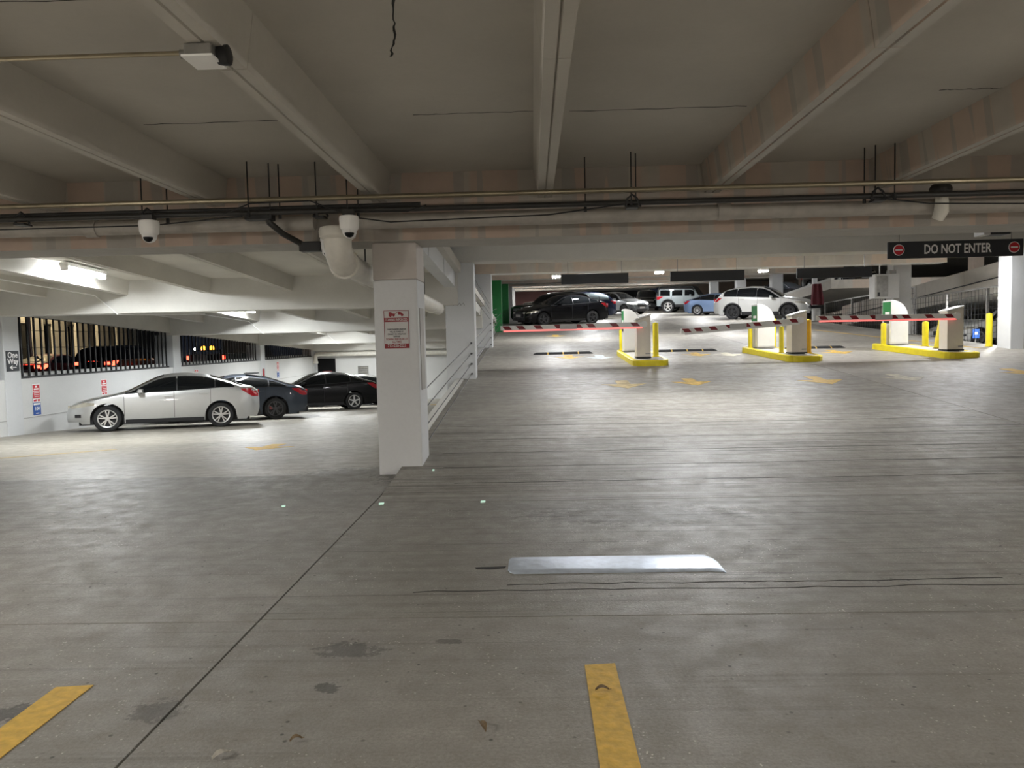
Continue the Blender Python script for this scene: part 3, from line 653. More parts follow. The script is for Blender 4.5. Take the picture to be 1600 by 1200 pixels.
# ================================================================== RAMP EDGE CABLES AND HOOKS
for i, (ya, yb2, nm) in enumerate([(9.4, 17.1, 'between the notice column and the scribbled column'), (17.5, 25.3, 'between the scribbled column and the last white column'), (25.7, 33.5, 'running to the green column at the arm tip')]):
    for k, h in enumerate((0.12, 0.35, 0.59, 0.83)):
        t = thing('guard_cable', ('lowest', 'second lowest', 'second highest', 'highest')[k] + ' steel guard cable ' + nm, 'cable', (-1.42, ya, floor_r(ya) + h), 0, 'ramp edge guard cables')
        dz = floor_r(yb2) - floor_r(ya)
        MB().tube([(0, 0, 0), (0, yb2 - ya, dz)], 0.008, 6).build('strand', 'trim', t)
        MB().tube([(0, yb2 - ya - 0.12, dz - 0.01), (0, yb2 - ya, dz)], 0.022, 8).build('anchor', 'black', t)
for k in range(4):
    z = 2.73 + 0.177 * k
    t = thing('guard_cable', ('lowest', 'second lowest', 'second highest', 'highest')[k] + ' upper cable sloping down behind the scribbled column', 'cable', (-1.45, 17.55, z), 0, 'cables of the level above')
    MB().tube([(0, 0, 0), (0, 7.7, -0.38)], 0.007, 6).build('strand', 'trim', t)
    MB().tube([(0.05, 0.02, 0), (0.09, 0.02, 0)], 0.025, 8).build('anchor', 'black', t)
for ci in (3, 4):
    for k in range(4):
        z = floor_r(COLS[ci]) + 0.16 + 0.24 * k; x = -1.83 if ci == 3 else -1.77
        t = thing('cable_loop', 'pale cable loop on the %s green column, %s' % ('arm tip' if ci == 3 else 'upper ramp', ('lowest', 'second lowest', 'second highest', 'highest')[k]), 'cable', (x, COLS[ci] - 0.012, z), 0, 'cable loops on green columns')
        MB().tube([(0, 0, 0), (0.05, -0.012, 0.09), (0.14, -0.02, 0.14), (0.24, -0.01, 0.16)], 0.008, 6).build('strand', 'green' if ci == 4 else 'signgrey', t)

# ================================================================== FLOOR MARKINGS
def poly_on(name, pts, fn, m, label, cat, th=0.003, group=None):
    """painted patch following the floor"""
    b = MB(); n = len(pts)
    b.add([(x, y, fn(y) + 0.0006) for x, y in pts] + [(x, y, fn(y) + th) for x, y in pts], [tuple(range(n))[::-1], tuple(range(n, 2 * n))] + [(i, (i + 1) % n, n + (i + 1) % n, n + i) for i in range(n)])
    return tag(b.build(name, m), label, cat, group)
poly_on('parking_line', [(0.222, 3.53), (0.372, 3.545), (0.366, 1.2), (0.212, 1.2)], flat, 'yellow', 'yellow stall line with a dry leaf lying on it', 'line', 0.004)
poly_on('parking_line', [(-2.30, 3.345), (-2.13, 3.365), (-2.14, 1.0), (-2.29, 1.0)], flat, 'yellow', 'chipped yellow stall line across the long joint from the other', 'line', 0.004)
def arrow(cx, cy, fn, m, label, s=1.0, rot=0.0):
    pts = [(-0.14, 0.62), (0.14, 0.62), (0.14, 0.02), (0.48, 0.06), (0, -0.60), (-0.48, 0.06), (-0.14, 0.02)]
    c, si = math.cos(rot), math.sin(rot)
    poly_on('floor_arrow', [(cx + s * (x * c - y * si), cy + s * (x * si + y * c)) for x, y in pts], fn, m, label, 'arrow', 0.003, 'painted lane arrows')
arrow(1.92, 15.6, floor_r, 'yellow_f', 'pale worn arrow on the ramp below the first barrier island')
arrow(3.38, 15.75, floor_r, 'yellow_w', 'worn yellow arrow on the ramp between the first and middle islands', 0.9)
arrow(6.03, 15.6, floor_r, 'yellow', 'crisp yellow arrow on the ramp below the middle island')
arrow(7.82, 15.75, floor_r, 'white_w', 'off-white arrow on the pale ramp slab', 0.95)
arrow(10.6, 16.2, floor_r, 'yellow', 'yellow arrow on the pale slab below the outer island')
arrow(1.05, 21.6, floor_r, 'yellow_w', 'yellow arrow under the arm beside the green columns', 0.95)
arrow(1.95, 21.3, floor_r, 'white_b', 'bluish white arrow under the arm beside the first island', 0.95)
arrow(4.75, 21.5, floor_r, 'yellow_w', 'yellow arrow under the drooping middle arm', 0.9)
arrow(5.6, 21.3, floor_r, 'white_w', 'off-white arrow under the drooping middle arm', 0.9)
arrow(8.7, 21.3, floor_r, 'yellow_w', 'yellow arrow under the long level arm', 0.95)
arrow(0.95, 30.2, floor_r, 'yellow', 'small yellow arrow ahead of the black sedan', 0.9)
arrow(-4.75, 12.9, floor_l, 'yellow', 'yellow arrow on the floor of the lower bay', 0.95)
poly_on('lane_line', [(11.35, 30.2), (11.47, 30.2), (12.42, 24.3), (12.28, 24.3)], floor_r, 'yellow', 'long yellow lane line behind the outer island', 'line')
poly_on('lane_line', [(12.28, 24.3), (12.42, 24.3), (12.9, 21.5), (12.76, 21.5)], floor_r, 'yellow_w', 'short yellow lane line beside the lone bollard', 'line')
poly_on('lane_line', [(8.9, 14.0), (9.0, 14.0), (9.0, 11), (8.9, 11)], floor_r, 'white_w', 'faint pale line far down the pale slab', 'line') if False else None
poly_on('lane_line', [(-9.5, 11.1), (-9.4, 11.0), (-7.5, 12.95), (-7.62, 13.05)], floor_l, 'yellow_f', 'faded yellow stall line in front of the silver sedan', 'line')
poly_on('lane_line', [(-4.6, 32.3), (-3.6, 32.3), (-3.6, 32.9), (-4.6, 32.9)], floor_l, 'yellow', 'short yellow patch at the foot of the ramp side', 'line')
# cracks on the ramp and the strip before it
def crack(pts, fn, label, w=0.011):
    up = [(x, y + w) for x, y in pts]; poly_on('floor_crack', pts + up[::-1], fn, 'soil', label, 'crack', 0.0012, 'hairline floor cracks')
for k, (y, x0, x1) in enumerate([(8.05, -0.9, 6.6), (8.75, -1.1, 6.7), (9.5, -1.2, 6.6), (10.3, -1.2, 6.6), (11.3, -1.2, 6.7), (4.62, -0.8, 3.2), (4.74, -0.2, 3.0)]):
    pts = [(x0 + (x1 - x0) * i / 28, y + random.uniform(-0.018, 0.018)) for i in range(29)]
    crack(pts, floor_r, ('thin irregular crack across the ramp slab, %s' % ('first above the joint', 'second above the joint', 'third above the joint', 'fourth above the joint', 'fifth above the joint')[k]) if k < 5 else ('score line in front of the silver plate, %s' % ('nearer the joint', 'nearer the plate')[k - 5]))
# silver plate set in the floor
pl = thing('floor_plate', 'long silver metal plate with slanted ends set in the floor', 'plate', (0.55, 5.14, 0))
prof = [(-0.19, 0.0015), (-0.182, 0.008), (-0.1, 0.0105), (0, 0.011), (0.1, 0.0105), (0.182, 0.008), (0.19, 0.0015)]
rings = []
for (x, s, sh) in [(-0.755, 0.25, 0.02), (-0.735, 0.86, 0.01), (-0.71, 1, 0), (-0.3, 1, 0), (0.2, 1, 0), (0.62, 1, 0), (0.67, 0.98, -0.01), (0.71, 0.6, -0.05), (0.725, 0.3, -0.10)]:
    rings.append([(x, y * (0.55 + 0.45 * s) + sh, 0.0015 + (z - 0.0015) * s) for y, z in prof])
MB().loft(rings).build('plate', 'silverpaint', pl, True)
ho = thing('floor_gouge', 'dark ragged gouge beside the silver plate', 'crack', (-0.31, 5.1, 0.0005))
MB().prism([(-0.12, -0.02, 0), (-0.02, -0.035, 0), (0.08, -0.01, 0), (0.09, 0.03, 0), (-0.03, 0.02, 0), (-0.13, 0.015, 0)], (0, 0, 0.0015)).build('gouge', 'soil', ho)
# speed humps
for (x0, x1, y, nm) in [(0.0, 1.85, 22.55, 'by the lane beside the green columns'), (3.75, 5.6, 22.55, 'in the middle barrier lane'), (7.65, 9.45, 22.6, 'in the lane of the long level arm')]:
    t = thing('speed_hump', 'black rubber speed hump with yellow markers ' + nm, 'speed hump', (x0, y, floor_r(y)), 0, 'rubber speed humps')
    t.rotation_euler = (math.atan(0.077), 0, 0); L = x1 - x0
    n = 4
    for k in range(n):
        a, c_ = k * L / n + 0.02, (k + 1) * L / n - 0.02
        e0, e1 = (0.14 if k == 0 else 0.0), (0.14 if k == n - 1 else 0.0)
        sec = lambda x, s: [(x, -0.15 * (0.6 + 0.4 * s), 0.0), (x, -0.08, 0.055 * s), (x, 0.08, 0.055 * s), (x, 0.15 * (0.6 + 0.4 * s), 0.0)]
        MB().loft([sec(a, 0.25 if e0 else 1), sec(a + 0.1, 1), sec(c_ - 0.1, 1), sec(c_, 0.25 if e1 else 1)]).build('segment', 'rubber', t)
        if k: MB().loft([[(q, -0.15, 0.0), (q, -0.08, 0.052), (q, 0.08, 0.052), (q, 0.15, 0.0)] for q in (k * L / n - 0.045, k * L / n + 0.045)]).build('marker', 'yellow_w', t)
# litter
def leaf(x, y, L, w, rz, m, label, fn=flat):
    t = thing('leaf', label, 'leaf', (x, y, fn(y) + 0.003), rz, 'litter on the floor'); b = MB(); rings = []
    for i in range(9):
        u = i / 8; ww = w * math.sin(PI * (0.06 + 0.9 * u)); h = 0.012 * math.sin(PI * u) + 0.002
        rings.append([(L * (u - 0.5), -ww, h + 0.008), (L * (u - 0.5), 0, h), (L * (u - 0.5), ww, h + 0.008), (L * (u - 0.5), 0, h + 0.003)])
    b.loft(rings).build('blade', m, t, True); MB().tube([(L * 0.45, 0, 0.006), (L * 0.7, 0.006, 0.003)], 0.0015, 5).build('stalk', m, t)
leaf(0.282, 3.255, 0.062, 0.016, 0.1, 'leaf', 'curled brown leaf lying on the yellow stall line', lambda y: 0.004)
leaf(-0.238, 2.95, 0.085, 0.014, 1.9, 'leaf', 'narrow brown leaf on bare concrete beside the stall line')
leaf(-1.252, 2.75, 0.07, 0.018, 0.9, 'leaf_p', 'pale curled leaf beside the long floor joint')
leaf(-0.99, 2.86, 0.05, 0.014, 0.5, 'leaf', 'small brown leaf between the pale leaf and the stall line')
for (x, y, s, nm) in [(-1.537, 7.20, 0.026, 'where the two floor joints meet'), (-0.527, 7.22, 0.026, 'on the cross joint'), (-2.507, 7.16, 0.018, 'on the open floor away from the joints'), (-1.207, 8.62, 0.014, 'by the foot of the notice column')]:
    t = thing('glass_chip', 'tiny greenish chip with painted glint, ' + nm, 'glass chip', (x, y, floor_r(y)), 0.2, 'chips with painted glint on the floor')
    MB().prism([(-s, -s * 0.5, 0.001), (s * 0.8, -s * 0.6, 0.001), (s, s * 0.5, 0.001), (-s * 0.7, s * 0.6, 0.001)], (s * 0.1, 0, 0.016)).build('chip', 'glint', t)

# ================================================================== BARRIER GATES
def island(cx, cy, rot, L, w, label):
    t = thing('gate_island', label, 'kerb island', (cx, cy, floor_r(cy)), rot, 'barrier islands')
    t.rotation_euler = (math.atan(0.077) * math.cos(rot), math.atan(0.077) * math.sin(rot), rot)
    def outline(g):
        pts = []; r = 0.30
        for (sx, sy, a0) in ((1, -1, -PI / 2), (1, 1, 0), (-1, 1, PI / 2), (-1, -1, PI)):
            for k in range(5):
                a = a0 + k * PI / 8
                pts.append((sx * (w / 2 - r) + (r - g) * math.cos(a), sy * (L / 2 - r) + (r - g) * math.sin(a)))
        return pts
    b = MB(); o = outline(0); i_ = outline(0.1)
    b.loft([[(x, y, -0.02) for x, y in o], [(x, y, 0.13) for x, y in o], [(x, y, 0.15) for x, y in outline(0.02)], [(x, y, 0.15) for x, y in i_], [(x, y, 0.12) for x, y in i_]], cap=False)
    b.build('painted_kerb', 'safety', t)
    MB().prism([(x, y, 0.02) for x, y in i_], (0, 0, 0.12)).build('island_top', 'ceil_r', t)
def bollard(x, y, h, r, label, m='safety', tilt=0.0, base=0.14):
    t = thing('bollard', label, 'bollard', (x, y, floor_r(y) + base), 0, 'yellow bollards at the barriers')
    t.rotation_euler = (0, tilt, 0)
    MB().lathe([(r, 0.0), (r, h - r * 0.6), (r * 0.85, h - r * 0.25), (r * 0.5, h - 0.02), (0.01, h)], 'z', seg=18).build('post', m, t, True)
    MB().lathe([(r * 1.25, 0.0), (r * 1.25, 0.02), (r, 0.025)], 'z', seg=18).build('foot_ring', m, t, True)
def pay_station(x, y, rot, w, h, label):
    t = thing('ticket_machine', label, 'ticket machine', (x, y, floor_r(y) + 0.142), rot, 'lane ticket machines')
    # D-shaped head: straight on the left, quarter round on the right
    pts = [(-w / 2, 0), (w / 2, 0), (w / 2, h - w * 0.95)] + [(-w / 2 + 0.07 * w + (0.93 * w) * math.cos(a), h - w * 0.95 + 0.95 * w * math.sin(a)) for a in [i * PI / 16 for i in range(1, 9)]] + [(-w / 2, h - 0.01)]
    MB().prism([(px, -0.20, pz) for px, pz in pts], (0, 0.40, 0)).build('cabinet', 'gate', t, bevel=0.012)
    MB().box(-w / 2 - 0.008, -w / 2 + 0.001, -0.19, 0.17, h * 0.62, h * 0.96).build('green_panel', 'green', t)
    MB().box(-w / 2 - 0.012, -w / 2 - 0.004, -0.15, 0.05, h * 0.68, h * 0.74).build('white_label', 'white', t)
    MB().box(-w / 2 - 0.012, -w / 2 - 0.004, -0.12, 0.12, h * 0.48, h * 0.58).build('ticket_slot', 'black', t)
    MB().box(-w / 2 + 0.01, w / 2 - 0.01, -0.207, -0.198, 0.06, h - w - 0.05).build('access_door', 'gate', t)
    MB().box(-w / 2 - 0.02, w / 2 + 0.02, -0.22, 0.22, 0, 0.03).build('plinth', 'steel', t)
def barrier(x, y, rot, w, h, arm_len, arm_drop, label, strips, arm_off=0.0):
    z0 = floor_r(y) + 0.142
    t = thing('barrier_gate', label, 'barrier gate', (x, y, z0), rot, 'barrier gates')
    hw = w / 2
    MB().prism([(-hw, -0.18, 0.03), (hw, -0.18, 0.03), (hw, -0.18, h), (-hw, -0.18, h - 0.12)], (0, 0.38, 0)).build('cabinet', 'gate_b', t, bevel=0.012)
    MB().prism([(-hw - 0.02, -0.2, h - 0.115), (hw + 0.01, -0.2, h + 0.008), (hw + 0.01, -0.2, h + 0.045), (-hw - 0.02, -0.2, h - 0.075)], (0, 0.42, 0)).build('lid', 'gate', t, bevel=0.012)
    MB().box(-hw - 0.01, hw + 0.01, -0.19, 0.21, 0, 0.04).build('plinth', 'black', t)
    MB().box(hw - 0.14, hw - 0.02, -0.186, -0.178, 0.10, 0.13).build('maker_plate', 'steel', t)
    za = h * 0.80; yA = -0.24; e = 0.06
    dz = lambda u: arm_drop * u
    MB().lathe([(0.085, -0.06), (0.085, 0.06)], 'y', (0, -0.22, za), 16).build('arm_hub', 'gate', t, True)
    arm = MB().loft([[(hw * 0.4 - u * arm_len, yA - 0.03, za - 0.06 + dz(u)), (hw * 0.4 - u * arm_len, yA + 0.03, za - 0.06 + dz(u)), (hw * 0.4 - u * arm_len, yA + 0.03, za + 0.06 + dz(u)), (hw * 0.4 - u * arm_len, yA - 0.03, za + 0.06 + dz(u))] for u in (0, 1)]).build('arm', 'gate', t, bevel=0.006)
    MB().loft([[(hw * 0.4 - u * arm_len, yA - 0.022, za - 0.105 + dz(u)), (hw * 0.4 - u * arm_len, yA + 0.022, za - 0.105 + dz(u)), (hw * 0.4 - u * arm_len, yA + 0.022, za - 0.06 + dz(u)), (hw * 0.4 - u * arm_len, yA - 0.022, za - 0.06 + dz(u))] for u in (0.03, strips[0])]).build('edge_strip', strips[1], arm)
    for u in (0.08, 0.22, 0.38, 0.47, 0.60, 0.74, 0.86, 0.955):
        a = hw * 0.4 - u * arm_len; zz = za + dz(u)
        MB().prism([(a - 0.13, yA - 0.034, zz + 0.05), (a + 0.05, yA - 0.034, zz + 0.05), (a + 0.13, yA - 0.034, zz - 0.045), (a - 0.05, yA - 0.034, zz - 0.045)], (0, 0.006, 0)).build('red_stripe', 'dkred', arm)
    a = hw * 0.4 - 0.535 * arm_len; zz = za + dz(0.535)
    MB().box(a - 0.22, a + 0.22, yA - 0.04, yA + 0.04, zz - 0.075, zz + 0.065).build('splice', 'signgrey', arm, bevel=0.01)
    return t
island(2.98, 20.4, 0.03, 3.2, 0.95, 'yellow kerbed island of the arm beside the green columns')
island(6.82, 20.55, 0.16, 3.1, 0.98, 'yellow kerbed island of the drooping middle arm')
island(10.72, 20.6, 0.20, 3.2, 1.05, 'yellow kerbed island of the long level arm')
pay_station(2.84, 21.35, 0.03, 0.46, 1.22, 'white rounded ticket machine on the island beside the drooping arm tip')
pay_station(6.66, 21.5, 0.12, 0.52, 1.26, 'white rounded ticket machine between two bollards on the middle island')
pay_station(10.47, 21.6, 0.15, 0.54, 1.28, 'white rounded ticket machine before the grey electrical box')
barrier(2.9, 19.5, 0.0, 0.36, 1.10, 3.80, -0.02, 'barrier gate whose red lit arm reaches the green column', (0.98, 'led'))
barrier(7.0, 19.75, 0.03, 0.40, 1.10, 3.2, -0.22, 'barrier gate with the drooping unlit arm', (0.97, 'gate'))
barrier(10.95, 19.6, 0.02, 0.42, 1.13, 3.7, 0.02, 'barrier gate with the long level red lit arm', (0.98, 'led'))
bollard(3.28, 19.75, 0.92, 0.075, 'yellow bollard on the open side of the first barrier cabinet')
bollard(2.60, 21.75, 0.62, 0.05, 'slim yellow post behind the first ticket machine')
bollard(6.28, 21.45, 0.62, 0.06, 'yellow bollard before the green panelled middle ticket machine')
bollard(7.02, 21.65, 0.85, 0.06, 'yellow bollard behind the middle ticket machine')
bollard(6.70, 20.05, 0.72, 0.06, 'yellow bollard beside the drooping arm cabinet')
bollard(7.34, 19.85, 0.90, 0.075, 'amber bollard between the drooping arm cabinet and the level arm', 'safety_o')
bollard(10.07, 21.45, 0.66, 0.07, 'yellow bollard before the outer ticket machine')
bollard(11.04, 21.05, 0.70, 0.08, 'upright yellow bollard beside the leaning one')
bollard(11.0, 20.38, 0.80, 0.08, 'leaning yellow bollard against the level arm cabinet', 'safety', 0.16)
bollard(13.35, 21.95, 0.98, 0.085, 'lone yellow bollard beside the white column next to the outer barrier', base=0.0)

# ================================================================== RIGHT SIDE OF THE RAMP
eb = thing('electrical_box', 'large grey metal electrical box fixed beside the grey column', 'electrical box', (12.5, 26.75, 2.78))
MB().box(-0.36, 0.5, -0.22, 0.24, 0, 0.86).build('cabinet', 'col_g', eb, bevel=0.02)
MB().box(-0.30, 0.10, -0.235, -0.215, 0.06, 0.8).build('door', 'steel', eb, bevel=0.006)
MB().box(-0.27, -0.19, -0.245, -0.23, 0.08, 0.22).build('latch', 'trim', eb)
MB().tube([(-0.1, 0, 0.86), (-0.1, 0, 1.35)], 0.02, 8).build('conduit_stub', 'white', eb)
MB().box(0.2, 0.45, -0.1, 0.15, 0.86, 1.0).build('top_fitting', 'steel', eb, bevel=0.02)
mc = thing('maroon_cover', 'maroon cloth cover hanging on the slim white post', 'cover', (13.6, 35.72, 2.95))
MB().loft([[(sx * w, -0.14 * w / 0.2 - 0.04 + o, z) for sx, o in ((-1, 0.02), (-0.4, -0.05), (0.2, 0.0), (0.6, -0.06), (1, 0.02), (1, 0.24), (-1, 0.24))] for (z, w) in ((0.0, 0.26), (0.25, 0.27), (0.6, 0.22), (0.9, 0.19), (1.0, 0.17))]).build('cloth', 'maroon', mc)
MB().box(-0.3, 0.3, -0.05, 0.2, -0.14, -0.02).build('tray', 'trim', mc)
MB().lathe([(0.2, -1.35 + 0.6), (0.2, -0.15)], 'z', (0, 0.06, 0), 16).build('stand', 'col_g', mc, True)
# sloping parapet of the neighbouring ramp, in panels
pa = thing('side_parapet', 'concrete parapet of the neighbouring ramp, rising behind the mesh', 'parapet', (15.5, 0, 0))
pz = lambda y: 3.36 + 0.075 * (31.4 - y)
for k in range(9):
    y0 = 14 + k * 2.6; y1 = y0 + 2.58
    MB().loft([[(0, y, pz(y)), (0.25, y, pz(y)), (0.25, y, pz(y) - 0.78), (0, y, pz(y) - 0.78)] for y in (y0, y1)]).build('panel', 'gird_r', pa)
MB().loft([[(-0.05, y, pz(y) - 0.50), (0, y, pz(y) - 0.50), (0, y, pz(y) - 0.53), (-0.05, y, pz(y) - 0.53)] for y in (14, 37.4)]).build('groove_strip', 'trim', pa)
MB().loft([[(0.0, y, pz(y) - 0.76), (5, y, pz(y) - 0.76), (5, y, pz(y) - 0.96), (0.0, y, pz(y) - 0.96)] for y in (14, 37.4)]).build('deck', 'gird_r', pa)
sp = thing('far_spandrel', 'pale concrete spandrels of the far parking levels', 'spandrel', (22, 0, 0))
for (z0, z1, y0, y1) in ((2.95, 3.5, 24, 68), (2.15, 2.45, 24, 68)): MB().box(0, 0.3, y0, y1, z0, z1).build('band', 'gird_r', sp)
for y in (30, 38, 46, 54, 62): MB().box(0.3, 0.8, y, y + 0.5, 1.02, 6.58).build('pier', 'gird_r', sp)
def mesh_panel(label, o, ux, n_u, n_z, L, H, slope=0.0, parent=None):
    """welded wire screen: o origin, ux direction (x,y)"""
    t = thing('mesh_screen', label, 'mesh screen', o, math.atan2(ux[1], ux[0]), 'wire mesh screens')
    b = MB()
    for i in range(n_u + 1):
        u = L * i / n_u; b.box(u - 0.005, u + 0.005, -0.005, 0.005, 0, H + slope * u)
    for k in range(n_z + 1):
        z = H * k / n_z
        b.loft([[(u, -0.005, z + slope * u), (u, 0.005, z + slope * u), (u, 0.005, z + 0.01 + slope * u), (u, -0.005, z + 0.01 + slope * u)] for u in (0, L)])
    b.build('wire_grid', 'trim', t)['kind'] = 'stuff'
    for u in [L * q for q in (0.0, 0.36, 0.72, 1.0)]: MB().box(u - 0.03, u + 0.03, -0.03, 0.03, 0, H + slope * u + 0.05).build('post', 'steel', t)
    MB().loft([[(u, -0.025, H + slope * u), (u, 0.025, H + slope * u), (u, 0.025, H + slope * u + 0.05), (u, -0.025, H + slope * u + 0.05)] for u in (0, L)]).build('top_rail', 'steel', t)
mesh_panel('wire mesh screen between the grey column and the white column', (14.0, 27.6, 1.02), (0, -1), 34, 9, 6.2, 1.75, 0.02)
mesh_panel('wire mesh screen behind the electrical box', (14.1, 36.0, 1.02), (0, -1), 40, 10, 8.4, 2.0, 0.02)
mesh_panel('wire mesh screen beside the column of the lone bollard', (13.85, 21.4, 1.02), (1, 0), 9, 14, 1.5, 2.4)
for (x, y, z, nm) in [(14.75, 25.0, 1.02, 'before the white car beyond the mesh'), (14.3, 26.2, 1.02, 'behind the outer bollards')]:
    t = thing('stall_post_sign', 'small blue stall sign on a post ' + nm, 'sign', (x, y, z), 0, 'blue post signs')
    MB().tube([(0, 0, 0), (0, 0, 0.6)], 0.025, 8).build('post', 'steel', t)
    MB().box(-0.11, 0.11, -0.045, -0.02, 0.30, 0.60).build('plate', 'blue', t); MB().box(-0.05, 0.05, -0.05, -0.044, 0.42, 0.5).build('mark', 'white', t)
ub = thing('white_bin', 'small white bin beside the mesh by the lone bollard', 'bin', (14.0, 20.6, 1.02))
MB().box(-0.25, 0.25, -0.2, 0.2, 0, 0.36).build('body', 'gate', ub, bevel=0.02); MB().box(-0.27, 0.27, -0.22, 0.22, 0.36, 0.42).build('lid', 'white', ub, bevel=0.015)
vd = thing('vehicle_detector', 'black box sensor with pale face on a pipe above the sign', 'sensor', (6.12, 10.0, 2.84))
MB().box(-0.10, 0.17, -0.09, 0.12, 0, 0.115).build('housing', 'black', vd, bevel=0.012)
MB().box(-0.185, -0.095, -0.095, 0.125, -0.005, 0.12).build('front_cover', 'signgrey', vd, bevel=0.01)
MB().box(-0.165, -0.11, -0.099, -0.094, 0.03, 0.085).build('face_mark', 'blue', vd)
MB().tube([(0.15, 0.02, 0.07), (2.6, 0.02, 0.06)], 0.022, 10).build('support_pipe', 'darkpipe', vd, True)
MB().tube([(1.2, 0.02, 0.06), (1.2, 0.02, 0.78)], 0.01, 6).build('hanger', 'steel', vd)
# raised deck with cars beyond the right-hand columns
dk = thing('upper_deck', 'concrete deck edge carrying the tilted black car', 'deck', (15.2, 38, 0))
MB().loft([[(0, y, z), (6, y, z), (6, y, z - 0.45), (0, y, z - 0.45)] for y, z in ((0, 4.3), (14, 3.55), (28, 2.8))]).build('deck_slab', 'gird_r', dk)
MB().loft([[(0, y, z + 0.12), (0.15, y, z + 0.12), (0.15, y, z), (0, y, z)] for y, z in ((0, 4.3), (14, 3.55), (28, 2.8))]).build('deck_kerb', 'gird_w', dk)
sc2 = struct('ceiling_side'); MB().box(13.9, 40, 22, 70, 6.6, 6.8).build('ceiling_slab', 'ceil_r', sc2)
MB().box(13.9, 40, 12, 22, 7.6, 7.8).build('ceiling_slab', 'ceil_r', sc2)
tube_light(18.5, 33, 6.5, 'strip lamp over the bay beyond the mesh screens', POW_RIGHT * 0.8, 0, 0.1)
pendant(14.9, 23.7, 2.5, 2.86, 'canopy lamp added under the ramp deck to light the car beyond', POW_RIGHT * 0.5)  # added lamp behind the column, brightens the car past the mesh
tube_light(17.5, 50, 6.5, 'strip lamp over the tilted black car', POW_RIGHT * 1.0, 0, 0.1)

